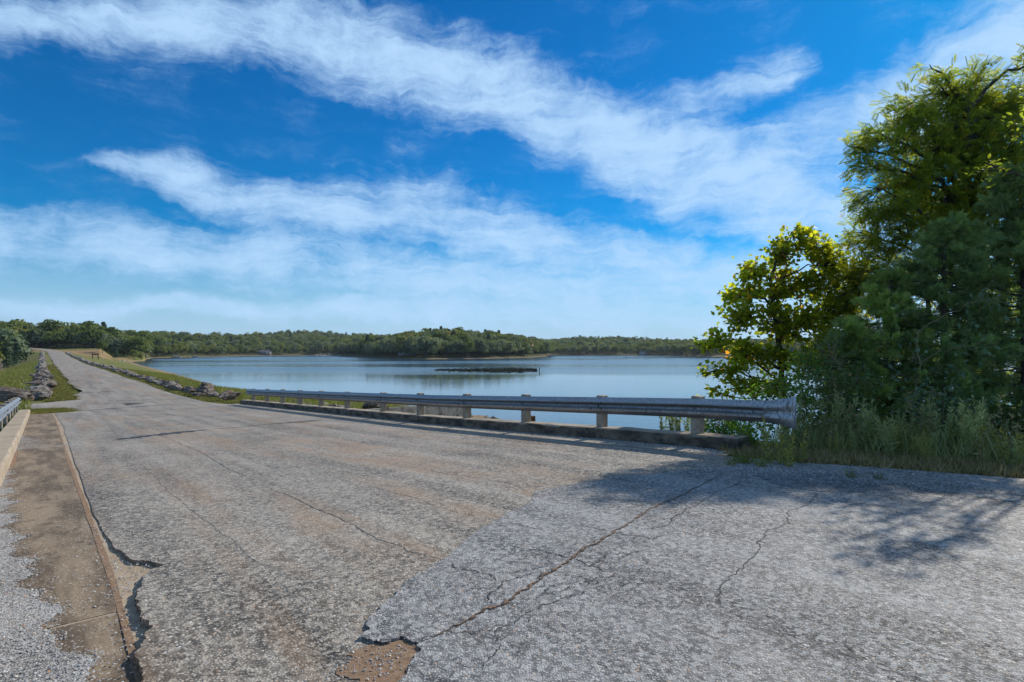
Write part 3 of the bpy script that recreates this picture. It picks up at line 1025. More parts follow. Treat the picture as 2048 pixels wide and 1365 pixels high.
# dam road surface with its broken left edge
edge_px = [(116, 831), (126, 850), (133, 872), (140, 893), (160, 945), (182, 1010), (204, 1058), (232, 1098), (262, 1119), (300, 1122), (332, 1129), (306, 1137), (286, 1152), (284, 1168), (275, 1188), (277, 1212), (281, 1232),
           (297, 1240), (303, 1256), (294, 1278), (281, 1296), (278, 1318), (286, 1345), (288, 1385)]
eL = gpl(edge_px)
eL = rough_line([TU(32.0, .42)] + eL[1:], .012, 3, 7) + [TU(1.5, .50), TU(-6, .45), TU(-13, .45)]
road_near = sheet('road', eL + [np.array([-4.0, -14.0]), np.array([34.0, -14.0]), TU(-14, 16.6), TU(-4, 11.3), TU(1.27, 8.55), TU(3.2, 7.75), TU(4.1, 7.5), TU(5.2, 7.5), TU(32.0, 7.5)], 0.0, 'road', skirt=0.05)
tag(road_near, kind='structure')
# smooth grey apron that sweeps off to the right, ending in a torn lip
ap_px = [(1452, 937), (1380, 941), (1300, 950), (1180, 964), (1100, 978), (1068, 984), (1066, 1003), (1010, 1030), (955, 1062), (900, 1110), (850, 1145), (800, 1180), (762, 1215), (735, 1250), (716, 1283),
         (740, 1286), (765, 1292), (790, 1284), (812, 1281), (824, 1290), (838, 1302), (826, 1326), (815, 1350), (800, 1395)]
apl = rough_line(gpl(ap_px), .014, 3, 9)
road_apron = sheet('side_road', apl + [np.array([-.75, 1.2]), np.array([-1.2, -13.9]), np.array([33.5, -13.9]), TU(-13.9, 16.5), TU(-4, 11.25), TU(1.27, 8.5), TU(3.2, 7.7), TU(4.1, 7.42)], APZ, 'apron', skirt=0.02)
tag(road_apron, kind='structure')
pot = rough_line(gpl([(700, 1300), (760, 1287), (838, 1296), (832, 1330), (810, 1400), (720, 1400), (672, 1350)]), .05, 4, 12, True)
tag(sheet('pothole_dirt', pot, 0.004, 'dirt', road_near))
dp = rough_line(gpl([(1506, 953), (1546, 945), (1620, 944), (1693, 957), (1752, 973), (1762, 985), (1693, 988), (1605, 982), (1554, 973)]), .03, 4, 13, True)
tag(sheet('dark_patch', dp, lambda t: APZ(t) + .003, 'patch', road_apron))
# gutter along the right kerb
gr = rough_line([TU(32.0, 7.5), TU(24, 7.46), TU(15, 7.5), TU(9, 7.42), TU(5, 7.42)], .03, 4, 14)
gutr = sheet('gutter', gr + [TU(4.3, 7.5), TU(4.3, 7.92), TU(32.0, 7.92)], 0.006, 'gutter')
tag(gutr, kind='structure')
# tan exposed deck beside the torn edge already shows; far road ribbon
n = len(road_L)
rng = np.random.default_rng(21)
lj = np.convolve(rng.normal(size=n + 8) * .30, np.ones(3) / 3, 'same')[4:-4]
rj = np.convolve(rng.normal(size=n + 8) * .16, np.ones(3) / 3, 'same')[4:-4]
lj[:2] = rj[:2] = 0
lj[2:9] *= .3
acr = (road_R - road_L) / np.linalg.norm(road_R - road_L, axis=1)[:, None]
Lp, Rp = road_L + acr * lj[:, None], road_R + acr * rj[:, None]
k0 = 1
Lp[0], Rp[0] = TU(32.0, .42), TU(32.0, 7.5)
zz = road_Z.copy()
zz[0] = prof(32.0)
rows = []
for s in np.linspace(0, 1, 5):
    q = Lp * (1 - s) + Rp * s
    rows.append(np.column_stack([q, zz + 0.05 * math.sin(math.pi * s) * (np.arange(n) > 2)]))
V = np.stack(rows, 1).reshape(-1, 3)
dam_road = mk('dam_road', V, grid_faces(n, 5)[:, ::-1], 'road', smooth=True)
tag(dam_road, kind='structure')
# gravel pull-off left of the road just past the bridge
po = rough_line([TU(36.0, -.9), TU(35.6, 1.1), TU(38.5, 1.6), TU(43.0, 2.0), TU(44.5, 1.6), TU(43.0, .6), TU(41.5, -.9), TU(40, -1.6), TU(37.5, -1.5)], .2, 3, 15, True)
MAT['pull'] = mat_asphalt('pull_off_gravel', (0.36, 0.32, 0.265), (0.10, 0.09, 0.075), 0.4, 40.0, 0.50)
tag(sheet('gravel_track', po, 0.012, 'pull'), kind='structure')


# cracks, tar lines and stains lying in the surface
def ribbon(name, px, w, dz, mat, seed, parent, amp=.03, taper=True, levels=4):
    P = np.array(rough_line(gpl(px), amp, levels, seed))
    rng = np.random.default_rng(seed + 100)
    Tn = np.gradient(P, axis=0)
    Tn /= np.linalg.norm(Tn, axis=1)[:, None] + 1e-9
    Nn = np.stack([-Tn[:, 1], Tn[:, 0]], 1)
    s = np.linspace(0, 1, len(P))
    env = np.clip(np.minimum(s, 1 - s) * 8, 0.12, 1) if taper else 1.0
    ww = .48 * w * env * np.exp(rng.normal(size=len(P)) * .45)
    A, B = P + Nn * ww[:, None] * .5, P - Nn * ww[:, None] * .5
    Q = np.stack([A, B], 1).reshape(-1, 2)
    tq_ = Q[:, 0] * D[0] + Q[:, 1] * D[1]
    z = prof(tq_) + dz + (np.interp(tq_, [2.9, 3.5, 4.5], [.018, .006, .004]) if parent is road_apron else 0)
    return mk(name, np.column_stack([Q, z]), grid_faces(len(P), 2), mat, parent)


main = [(834, 1297), (885, 1275), (936, 1248), (975, 1224), (1026, 1205), (1061, 1175), (1108, 1146), (1147, 1119), (1186, 1095), (1225, 1072), (1264, 1048), (1299, 1021), (1342, 1003), (1381, 982), (1425, 960), (1454, 940)]
ribbon('crack', main, .036, .0022, 'tar', 1, road_apron, .016)
ribbon('crack_dirt', [(x + 1, y - 1) for x, y in main], .022, .0042, 'crackdirt', 1, road_apron, .016)
CR_A = [([(834, 1297), (880, 1276), (925, 1273), (965, 1272)], .010), ([(1014, 1095), (1070, 1104), (1131, 1119), (1186, 1138), (1233, 1154)], .014),
        ([(1139, 1050), (1229, 1070), (1307, 1084), (1322, 1072)], .014), ([(975, 1220), (985, 1190), (1005, 1175), (1030, 1163), (1068, 1150)], .013),
        ([(950, 1362), (983, 1322), (995, 1287), (1030, 1255), (1053, 1232), (1120, 1205), (1160, 1190)], .009), ([(902, 1128), (925, 1144), (975, 1154), (990, 1172)], .012),
        ([(1645, 986), (1616, 1015), (1572, 1030), (1579, 1052), (1532, 1070), (1514, 1088), (1521, 1099), (1488, 1140), (1459, 1162), (1440, 1195), (1436, 1225)], .016),
        ([(1506, 953), (1448, 982), (1400, 1011), (1352, 1036), (1330, 1058)], .014), ([(1006, 1048), (1046, 1054), (1088, 1064)], .012),
        ([(1150, 1180), (1190, 1165), (1240, 1160), (1262, 1172), (1235, 1190)], .010), ([(1095, 1194), (1140, 1178), (1170, 1190), (1130, 1210)], .009),
        ([(1200, 1110), (1245, 1112), (1290, 1122), (1300, 1140)], .009), ([(990, 1154), (1040, 1148), (1080, 1140), (1110, 1140)], .008),
        ([(1700, 1365), (1690, 1320), (1705, 1280)], .006)]
for i, (p, w) in enumerate(CR_A):
    ribbon('crack', p, w, .0020 + i * .00012, 'tar', 30 + i, road_apron, .022)
CR_R = [([(520, 968), (600, 1002), (690, 1044), (730, 1066), (790, 1090), (850, 1112), (902, 1128)], .016), ([(720, 968), (834, 998), (897, 1021), (950, 1035), (1006, 1048)], .014),
        ([(276, 920), (320, 962), (360, 1000), (420, 1048), (480, 1095), (540, 1140)], .010), ([(300, 865), (355, 886), (420, 916), (520, 968)], .018),
        ([(420, 916), (470, 928), (560, 965)], .010), ([(560, 905), (680, 935), (800, 955)], .010), ([(700, 915), (860, 942), (1010, 965), (1060, 985)], .010), ([(330, 813), (380, 826), (470, 850)], .014)]
for i, (p, w) in enumerate(CR_R):
    ribbon('crack', p, w * .7, .0022 + i * .00012, 'crackdirt' if i % 3 == 1 else 'tar', 60 + i, road_near, .02)
ribbon('tar_line', [(225, 881), (300, 872), (360, 865), (418, 860)], .60, .0040, 'tar', 80, road_near, .03)
ribbon('tar_line', [(418, 859.5), (480, 855), (540, 849)], .12, .0042, 'tar', 81, road_near, .02)
ribbon('tar_line', [(535, 849.5), (575, 846), (612, 843.5), (642, 841)], .42, .0040, 'tar', 82, road_near, .03)
ribbon('tar_line', [(150, 823), (220, 818), (300, 812), (378, 808)], .50, .0044, 'tar', 83, road_near, .03)
for i, (p, w) in enumerate([([(250, 810.5), (262, 809.5), (275, 810)], .9), ([(200, 785), (212, 784.5), (220, 785)], .35), ([(152, 773.5), (166, 777)], .16), ([(126, 754), (145, 754.5), (176, 754)], .35)]):
    ribbon('tar_stain', p, w, .06 if i else .05, 'tar', 90 + i, dam_road, .05)


ag = np.random.default_rng(88)
for i in range(22):
    x0, y0 = ag.uniform(1020, 1300), 0
    y0 = np.interp(x0, [1020, 1300], [1195, 1065]) + ag.uniform(-32, 45)
    a0 = ag.uniform(-.5, .6)
    pl = [(x0, y0)]
    for k in range(3):
        a0 += ag.normal() * .5
        pl.append((pl[-1][0] + 20 * math.cos(a0), pl[-1][1] + 9 * math.sin(a0)))
    ribbon('crack', pl, .009, .0036 + i * .00006, 'tar', 120 + i, road_apron, .02, levels=3)


# ------------------------------------------------------------------ kerbs
def kerb(name, u0, u1, t0, t1, h, mat, seed, base=-0.06, inward=-1):
    """cast kerb with a rounded road-side arris and a chipped edge"""
    rng = np.random.default_rng(seed)
    ts = np.arange(t0, t1 + .01, .25)
    b = 0.035
    if inward < 0:     # road on the u0 side
        prof_uv = [(u0 - .012, base), (u0, h - b), (u0 + b * .3, h - b * .3), (u0 + b, h), (u1 - .01, h), (u1, h - .01), (u1, base - .9)]
    else:
        prof_uv = [(u0, base - .9), (u0, h - .01), (u0 + .01, h), (u1 - b, h), (u1 - b * .3, h - b * .3), (u1, h - b), (u1 + .012, base)]
    V = []
    for t in ts:
        j = rng.normal(size=(len(prof_uv), 2)) * .004
        for (u, v), (a, c) in zip(prof_uv, j):
            x, y = tu2xy(t, u + a)
            V.append((x, y, prof(t) + v + c))
    k = len(prof_uv)
    F = [list(f) for f in grid_faces(len(ts), k)]
    F.append(list(range(k)))
    F.append(list(range(len(V) - 1, len(V) - k - 1, -1)))
    o = mk(name, V, F, mat)
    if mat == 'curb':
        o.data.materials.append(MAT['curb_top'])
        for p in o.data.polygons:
            if p.normal.z > .6 or p.normal.z < -.6:  # lit top stays pale, the face keeps the colour with painted shade
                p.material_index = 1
    return o


MAT['curb_top'] = mat_concrete('kerb_lit_top_concrete', (0.30, 0.245, 0.18), (0.42, 0.35, 0.27), (0.14, 0.11, 0.08), 0.6)
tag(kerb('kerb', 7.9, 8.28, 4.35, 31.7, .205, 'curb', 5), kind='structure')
tag(kerb('kerb', -.80, -.43, -6, 33.3, .20, 'curb_l', 6, inward=1), kind='structure')


# ------------------------------------------------------------------ guardrails
def wbeam(t0, t1, u, zc, side, n=10, flare=0.0, prof_on=True, shrink=0.0):
    """corrugated beam facing the road; side=-1 faces -u"""
    pts = [(-.155, .000), (-.150, .012), (-.115, .030), (-.085, .076), (-.055, .080), (-.020, .022), (0, .014), (.020, .022), (.055, .080), (.085, .076), (.115, .030), (.150, .012), (.155, .000)]
    th = .005
    V = []
    k = len(pts)
    ts = np.linspace(t0, t1, n)
    for t in ts:
        base = prof(t) + zc
        for s in (0, 1):
            for (v, d) in pts:
                x, y = tu2xy(t, u + side * (d - s * th - shrink))
                V.append((x, y, base + v * (1 - shrink)))
    F = []
    for i in range(n - 1):
        o = i * 2 * k
        for s in (0, 1):
            for j in range(k - 1):
                a, b, c, d = o + s * k + j, o + s * k + j + 1, o + 2 * k + s * k + j + 1, o + 2 * k + s * k + j
                F.append([a, b, c, d] if s == 0 else [d, c, b, a])
        for j in (0, k - 1):
            F.append([o + j, o + 2 * k + j, o + 3 * k + j, o + k + j])
    for o in (0, (n - 1) * 2 * k):
        for j in range(k - 1):
            F.append([o + j, o + j + 1, o + k + j + 1, o + k + j])
    return V, F


# grime with shade painted into the undersides of the corrugations
GRIME_SHADE = np.array([.95, .95, .85, .10, .0, .0, .15, .85, .95, .10, .0, .35, .5])


def bolt_mesh():
    V, F = [], []
    for z, r in ((0, .022), (.012, .02), (.016, .010)):
        for a in range(6):
            V.append((r * math.cos(a * math.pi / 3), r * math.sin(a * math.pi / 3), z))
    for l in range(2):
        for a in range(6):
            F.append([l * 6 + a, l * 6 + (a + 1) % 6, l * 6 + 6 + (a + 1) % 6, l * 6 + 6 + a])
    F.append(list(range(12, 18)))
    return mk('bolt', V, F, 'bolt', link=False)


BOLT = bolt_mesh()


def guardrail(name, post_ts, u_post, side, beam_z, label, t_lo, t_hi, post_top, post_w, mat_post, base_h):
    root = thing(name, (0, 0, 0), label, 'guardrail')
    x, y = tu2xy(post_ts[0], u_post)
    w = post_w
    pv, pf = bevel_box(-w / 2, w / 2, -w / 2, w / 2, -(post_top - base_h), 0, .012)
    # top cap worn and slightly sloped
    pm = mk('post', pv, pf, mat_post, link=False)
    for i, t in enumerate(post_ts):
        p = add('post', pm, root)
        x, y = tu2xy(t, u_post)
        p.location = (x, y, prof(t) + post_top + RNG.normal() * .008)
        p.rotation_euler = (RNG.normal() * .01, RNG.normal() * .01, TH + RNG.normal() * .02)
    u_b = u_post + side * (w / 2 + .006)
    cuts = [t_lo] + [post_ts[i] + .10 for i in range(1, len(post_ts) - 1, 2)] + [t_hi]
    for i, (a, b) in enumerate(zip(cuts[:-1], cuts[1:])):
        V, F = wbeam(a - (.12 if i else 0), b + .12 * (b < t_hi), u_b + side * (.003 if i % 2 else 0), beam_z, side, 8)
        mk('beam', V, F, 'rail', root, smooth=False, rnd=np.tile(GRIME_SHADE, len(V) // len(GRIME_SHADE)))
    for i, t in enumerate(post_ts):
        for (dt, dz) in ((0, 0), (-.12, -.055), (.12, -.055), (-.12, .055), (.12, .055)):
            if dt and i % 2 == 0:
                continue
            d = .018 if dt == 0 else .080
            b = add('bolt', BOLT, root)
            x, y = tu2xy(t + dt, u_b + side * (d + .004))
            b.location = (x, y, prof(t + dt) + beam_z + dz)
            b.rotation_euler = (R(90), 0, TH + (-math.pi / 2 if side < 0 else math.pi / 2))
    return root, u_b


def t_of(px, u):
    a = (px - 1024) / FPX
    return (a * D[0] + D[1]) * u / (a * N[0] + N[1])


T_SHOE, T_END = t_of(1540, 7.95), t_of(1592, 7.95)
PPX = [1396, 1204, 1052, 934, 841, 767, 695, 643, 601, 566, 535, 507]
UP = 8.10
pts_t = []
for p in PPX:
    a = (p - 1024) / FPX
    lam = UP / (a * N[0] + N[1])
    pts_t.append((a * D[0] + D[1]) * lam)
gr_r, ub = guardrail('guardrail', pts_t, UP, -1, .612, 'weathered steel guardrail with flared end beside the lake, right of road', T_SHOE, pts_t[-1] + .75, .80, .16, 'wood', .20)
# flared terminal: flattens out and opens into a fish tail
ptsb = [(-.155, .000), (-.150, .012), (-.115, .030), (-.085, .076), (-.055, .080), (-.020, .022), (0, .014), (.020, .022), (.055, .080), (.085, .076), (.115, .030), (.150, .012), (.155, .000)]
V, F = [], []
NS = 12
for i in range(NS):
    s = i / (NS - 1)
    t = T_SHOE + .1 - (T_SHOE + .1 - T_END) * s
    wide = 1 + .46 * max(0, (s - .12) / .88) ** 1.2
    flat = 1 - .88 * s
    for (v, d) in ptsb:
        cut = 0.0 if s < .8 else -.10 * ((s - .8) / .2) * (abs(v) / .155) ** 2
        lift = 0.0
        x, y = tu2xy(t - cut * .0, ub - .004 - d * flat - .045 * s * s)
        V.append((x, y, prof(t) + .612 + v * wide - lift + (.008 * s)))
k = len(ptsb)
F = [list(f) for f in grid_faces(NS, k)]
te_ = mk('end_shoe', V, F, 'rail', gr_r, smooth=True, rnd=np.tile(GRIME_SHADE * .22, NS))
sm = te_.modifiers.new('thickness', 'SOLIDIFY')
sm.thickness = .006
# left rail
lt = list(np.arange(32.6, 2.0, -2.45))[::-1]
gr_l, _ = guardrail('guardrail', lt, -.90, 1, .60, 'sunlit steel guardrail on the kerb at the left edge of the bridge', 1.0, 33.4, .78, .16, 'wood', .19)

# short brown timber stubs behind the right rail
for (px_s, top, lab) in ((1065, 832, 'short brown timber stub behind the guardrail, in front of open water'), (773, 813, 'short brown timber stub behind the guardrail beside the wing wall')):
    a = (px_s - 1024) / FPX
    lam = (UP + .32) / (a * N[0] + N[1])
    z1 = HC + (HOR - top) / FPX * lam
    V, F = bevel_box(-.055, .055, -.045, .045, -1.0, 0, .008)
    o = mk('timber_stub', V, F, 'stub')
    o.location = (a * lam, lam, z1)
    o.rotation_euler = (0, 0.02, TH)
    tag(o, lab, 'post')

# spillway wing wall
A3, B3, C3 = at_y(690, 822, 28.6), at_y(838, 812, 33.0), at_y(930, 811.5, 36.5)
Lw = []
for (p, q, nm) in ((A3, B3, 'wall_face'), (B3, C3, 'wall_face')):
    d = (q - p)[:2]
    L = np.linalg.norm(d)
    nn = np.array([-d[1], d[0]]) / L * .14
    V = []
    for s in np.linspace(0, 1, 9):
        c = p + (q - p) * s
        for (off, z) in ((-1, c[2]), (1, c[2]), (1, c[2] - 2.6), (-1, c[2] - 2.6)):
            V.append((c[0] + nn[0] * off, c[1] + nn[1] * off, z + (RNG.normal() * .006 if z == c[2] else 0)))
    F = []
    for i in range(8):
        for k in range(4):
            F.append([i * 4 + k, i * 4 + (k + 1) % 4, i * 4 + 4 + (k + 1) % 4, i * 4 + 4 + k])
    F += [[3, 2, 1, 0], [32, 33, 34, 35]]
    Lw.append((V, F))
ww = thing('wing_wall', (B3[0], B3[1], B3[2] - 2.6), 'stained old concrete spillway wall behind the guardrail', 'wall')
for V, F in Lw:
    V = np.array(V) - np.array([B3[0], B3[1], B3[2] - 2.6])
    mk('wall_face', V, F, 'wall', ww)


# ------------------------------------------------------------------ stones along the dam
def stone_mesh(seed, sub=3, flat=.55, blocky=.5):
    bm = bmesh.new()
    bmesh.ops.create_icosphere(bm, subdivisions=sub, radius=1.0)
    rng = np.random.default_rng(seed)
    P = np.array([v.co[:] for v in bm.verts])
    # cut by random planes for faceted, broken faces
    for _ in range(13):
        nrm = rng.normal(size=3)
        nrm /= np.linalg.norm(nrm)
        d = rng.uniform(.52, .82)
        h = P @ nrm - d
        P = P - np.where(h > 0, h * .92, 0)[:, None] * nrm
    for f_, a in ((2.3, .10), (5.0, .055), (10.0, .03)):
        for _ in range(3):
            k = rng.normal(size=3) * f_
            ph = rng.uniform(0, 6.28)
            P = P * (1 + a * np.sin(P @ k + ph))[:, None]
    P[:, 2] *= flat
    P[:, 1] *= rng.uniform(.65, .95)
    # bedding ledges
    P[:, :2] *= (1 + (.05 if sub < 4 else .015) * np.sign(np.sin(P[:, 2:3] * 19 + rng.uniform(0, 6))))
    P[:, 2] -= P[:, 2].min() + .06
    for v, p in zip(bm.verts, P):
        v.co = p
    me = bpy.data.meshes.new('stone')
    bm.to_mesh(me)
    bm.free()
    return me


def stones(mats, nvar, sub, flat):
    out = []
    for i in range(nvar):
        me = stone_mesh(40 + i * 7 + sub, sub, flat)
        me.materials.append(MAT[mats[i % len(mats)]])
        out.append(me)
    return out


ST_N = stones(['rock', 'rock_d'], 9, 3, .62)
ST_F = stones(['rock', 'rock', 'rock', 'rock_d'], 8, 2, .6)
BOULD = stones(['rock_d'], 3, 4, .8)
rs_ = np.random.default_rng(77)


def put_stone(me, t, u, size, label, group=None, dz=0.0, name='stone', rz=None):
    x, y = tu2xy(t, u)
    o = add(name, me)
    o.location = (x, y, float(prof(t)) - .05 + dz)
    o.rotation_euler = (rs_.normal() * .12, rs_.normal() * .12, rs_.uniform(0, 6.28) if rz is None else rz)
    o.scale = (size * rs_.uniform(.85, 1.2), size * rs_.uniform(.85, 1.15), size * rs_.uniform(.75, 1.1))
    tag(o, label, 'stone', group)
    return o


def tu_at_u(px, u):
    a = (px - 1024) / FPX
    lam = u / (a * N[0] + N[1])
    return (a * D[0] + D[1]) * lam


o = put_stone(BOULD[0], tu_at_u(458, 8.35), 8.35, .78, 'dark weathered boulder lying right against the far end of the right kerb', None, 0, 'boulder', TH + .2)
o.scale = (.80, .5, .46)
o = put_stone(BOULD[1], tu_at_u(412, 8.4), 8.4, .8, 'largest dark brown boulder in the right stone row, second from the kerb', None, 0, 'boulder', TH + 1.2)
o.scale = (.62, .78, .66)
FARST = []


def far_stone(me_i, t, u, size):
    me = ST_F[me_i]
    V = np.empty(len(me.vertices) * 3, np.float32)
    me.vertices.foreach_get('co', V)
    V = V.reshape(-1, 3).astype(float) * np.array([size * rs_.uniform(.85, 1.3), size, size * rs_.uniform(.8, 1.1)])
    a = rs_.uniform(0, 6.28)
    ca, sa = math.cos(a), math.sin(a)
    V = np.column_stack([V[:, 0] * ca - V[:, 1] * sa, V[:, 0] * sa + V[:, 1] * ca, V[:, 2]])
    x, y = tu2xy(t, u)
    F = np.array([p.vertices[:] for p in me.polygons])
    FARST.append((V + np.array([x, y, float(prof(t)) - .06]), F))


t = 41.0
i = 0
gl = 'pale rough stone in the row along the lake side of the dam road'
while t < 318:
    size = rs_.uniform(.26, .50) * (1.0 if t < 90 else 1.1)
    if t > 118:
        far_stone(i % 8, t, 8.25 + rs_.normal() * .25, size)
    else:
        put_stone((ST_N if t < 80 else ST_F)[i % 8], t, 8.25 + rs_.normal() * .22, size, (nth(i) + ' stone after the boulders in the row on the lake side of the dam road') if i < 50 else gl, 'stones along the lake side of the dam road', 0, 'stone')
    if t < 75 and rs_.random() < .45:
        put_stone(ST_N[(i * 3 + 1) % 8], t + .3, 8.9 + rs_.random() * .9, size * .6, gl, 'stones along the lake side of the dam road', -.08)
    t += size * rs_.uniform(1.5, 2.5)
    i += 1
t = 45.6
i = i2 = 0
gl = 'pale rough stone in the rubble row on the grassy left edge of the dam road'
while t < 318:
    size = rs_.uniform(.32, .58)
    if t > 112:
        far_stone((i * 5 + 2) % 8, t, -.05 + rs_.normal() * .22, size)
    else:
        put_stone((ST_N if t < 90 else ST_F)[(i * 5 + 2) % 8], t, -.05 + rs_.normal() * .22, size, (nth(i) + ' bottom stone from the near end of the rubble row left of the dam road') if i < 50 else gl, 'stones along the left edge of the dam road', 0)
    if t < 100 and rs_.random() < .75:
        put_stone(ST_N[(i * 3 + 4) % 8], t + rs_.uniform(-.3, .3), .05 + rs_.normal() * .2, size * .72, (nth(i2) + ' upper stone from the near end of the rubble row left of the dam road') if i2 < 50 else gl, 'stones along the left edge of the dam road', size * .62)
        i2 += 1
    t += size * rs_.uniform(1.25, 1.9) * (1 if t < 150 else 1.5)
    i += 1
V, F = join(FARST)
tag(mk('stone_row', V, F, 'rock'), 'far run of small pale stones lining both edges of the dam road', 'stones', None, 'stuff')


def stone_px(px, py, lam, me, sc, label, rz):
    a, b = ray(px, py)
    o = add('boulder', me)
    o.location = (a * lam, lam, HC + b * lam)
    o.scale = sc
    o.rotation_euler = (0.05, -.05, rz)
    return tag(o, label, 'stone')


stone_px(14, 803, 33.0, ST_N[1], (1.25, .8, .75), 'big flat grey boulder behind the far end of the left guardrail', TH)
stone_px(54, 792, 36.5, ST_N[3], (.85, .5, .38), 'low dark slab stone between the left guardrail and the rubble row', TH - 1.2)
stone_px(70, 768.5, 45.0, ST_N[4], (.85, .28, .22), 'thin slab stone sticking out left from the rubble row', .1)
stone_px(742, 822, 35.0, BOULD[2], (.75, .6, .58), 'black boulder on the green bank behind the guardrail', .4)
rr = np.random.default_rng(5)
for (px, py) in ((650, 812), (668, 816), (690, 815), (612, 806), (592, 802), (560, 799), (545, 797), (705, 818)):
    p = at_y(px, py, rr.uniform(33.5, 38))
    z = float(ground_at(p[0], p[1])[0])
    o = add('stone', ST_N[rr.integers(0, 8)])
    o.location = (p[0], p[1], z - .05)
    s = rr.uniform(.3, .5)
    o.scale = (s, s, s * .8)
    o.rotation_euler = (0, 0, rr.uniform(0, 6))
    tag(o, 'dark broken stone lying in the grass behind the guardrail', 'stone', 'stones on the bank behind the guardrail')
for i in range(34):
    tq, uq = rr.uniform(30.5, 36.5), rr.uniform(22.5, 26.8)
    x, y = tu2xy(tq, uq)
    z = float(ground_at(x, y)[0])
    o = add('stone', ST_F[i % 8])
    s = rr.uniform(.12, .34)
    o.location = (x, y, max(z, ZW - .1) - .03)
    o.scale = (s * 1.2, s, s * .7)
    o.rotation_euler = (0, 0, rr.uniform(0, 6))
    tag(o, 'small brown shore stone on the rocky point beyond the guardrail', 'stone', 'stones on the rocky point')


# ------------------------------------------------------------------ far woods
def far_crown(seed, w=8.0, h=10.0, z0=1.6, nl=16, nq=42, q=(.45, .95), conic=False):
    """crown of leaf-clump faces over several lobes, with gaps"""
    rng = np.random.default_rng(seed)
    Vs, Fs, Rn, n = [], [], [], 0
    for i in range(nl):
        if conic:
            f = (i + .5) / nl
            a = rng.uniform(0, 6.28)
            r_ = (1 - f) * w * .34 * rng.uniform(.5, 1)
            c = np.array([math.cos(a) * r_, math.sin(a) * r_, z0 + f * h * .92])
            rad = np.array([1, 1, .8]) * (w * .10 + (1 - f) * w * .22)
        else:
            v = rng.normal(size=3)
            v /= np.linalg.norm(v)
            v *= rng.uniform(.35, .78)
            c = np.array([v[0] * w / 2, v[1] * w / 2, z0 + h * .52 + v[2] * h * .46])
            rad = np.array([1, 1, .8]) * rng.uniform(.17, .29) * w
        d = rng.normal(size=(nq, 3))
        d /= np.linalg.norm(d, axis=1)[:, None]
        d[:, 2] = np.where(d[:, 2] < -.5, -d[:, 2], d[:, 2])
        P = c + d * rad * rng.uniform(.75, 1.12, size=(nq, 1))
        zax = d + rng.normal(size=d.shape) * .55
        zax /= np.linalg.norm(zax, axis=1)[:, None]
        xx = rng.normal(size=d.shape)
        xx -= (xx * zax).sum(1)[:, None] * zax
        xx /= np.linalg.norm(xx, axis=1)[:, None]
        yy = np.cross(zax, xx)
        tv = np.array([[-.5, -.35, 0], [.1, -.55, .1], [.55, -.1, 0], [.3, .5, .08], [-.35, .45, 0]])
        tf = np.array([[0, 1, 2], [0, 2, 3], [0, 3, 4]])
        V, F = scatter(tv, tf, P, np.stack([xx, yy, zax], 2), rng.uniform(*q, size=nq))
        Vs.append(V)
        Fs.append(F + n)
        n += len(V)
        base = rng.random()
        Rn.append(np.repeat(np.clip(base + rng.normal(size=nq) * .14, 0, 1), 5))
    return np.concatenate(Vs), np.concatenate(Fs), np.concatenate(Rn)


KINDS = []
for i in range(5):
    KINDS.append(mk('crown', *(lambda a: (a[0], a[1]))(far_crown(200 + i, 8.5, 9.6, 1.2)), 'crown_g', rnd=far_crown(200 + i, 8.5, 9.6, 1.2)[2], link=False))
for i in range(3):
    c = far_crown(220 + i, 9.0, 9.0, 1.0, 18, 42)
    KINDS.append(mk('crown', c[0], c[1], 'crown_p', rnd=c[2], link=False))
for i in range(2):
    c = far_crown(240 + i, 7.0, 11.0, .5, 16, 44, (.35, .75), True)
    KINDS.append(mk('crown', c[0], c[1], 'crown_d', rnd=c[2], link=False))
tV, tF = tube([(0, 0, -1.0), (.05, 0, 1.5), (.0, .1, 4.0), (.15, .05, 7.5)], [.26, .2, .15, .05], 6)
TRUNK = mk('trunk', tV, tF, 'bark', smooth=True, link=False)
rt = np.random.default_rng(91)


def far_tree(px, lam, kind, sc, label, group, dz=0.0, cat='tree'):
    x = (px - 1024) / FPX * lam
    z = float(ground_at(x, lam)[0])
    name = ('oak_tree', 'pale_tree', 'cedar_tree')[0 if kind < 5 else 1 if kind < 8 else 2]
    s = (sc * rt.uniform(.9, 1.12), sc * rt.uniform(.9, 1.12), sc * rt.uniform(.9, 1.1))
    o = thing(name, (x, lam, z - .15 + dz), label, cat, group, rt.uniform(0, 6.28), s)
    add('trunk', TRUNK, o)
    add('crown', KINDS[kind], o)
    return o


def shore(px):
    return float(np.interp(px, RS[:, 0], RS[:, 1]))


# trees one can tell apart along the shores, front rows
g1, l1 = 'trees along the wooded spit', 'leafy tree at the water edge of the wooded spit across the lake'
px, n1 = 686.0, 0
while px < 1108:
    lam = shore(px) + rt.uniform(3, 13)
    k = int(rt.choice([0, 2, 5, 6, 7, 5, 6, 7, 6], 1)[0])
    far_tree(px, lam, k, rt.uniform(.85, 1.35), nth(n1) + ' tree from the left along the water edge of the wooded spit', g1)
    n1 += 1
    px += rt.uniform(9, 16)
for (px, dl, k, sc, lab) in ((783, 10, 6, 1.35, 'large rounded grey-green tree on the left half of the wooded spit'), (850, 12, 5, 1.35, 'rounded yellow-green tree beside the white roofed house on the spit'),
                             (1020, 10, 1, 1.15, 'bushy tree on the spit left of the red roofed house'), (728, 16, 5, 1.2, 'pale tall tree at the left tip of the wooded spit')):
    far_tree(px, shore(px) + dl, k, sc, lab, None)
g2, l2 = 'trees along the left shore', 'leafy tree on the left shore of the lake beyond the dam'
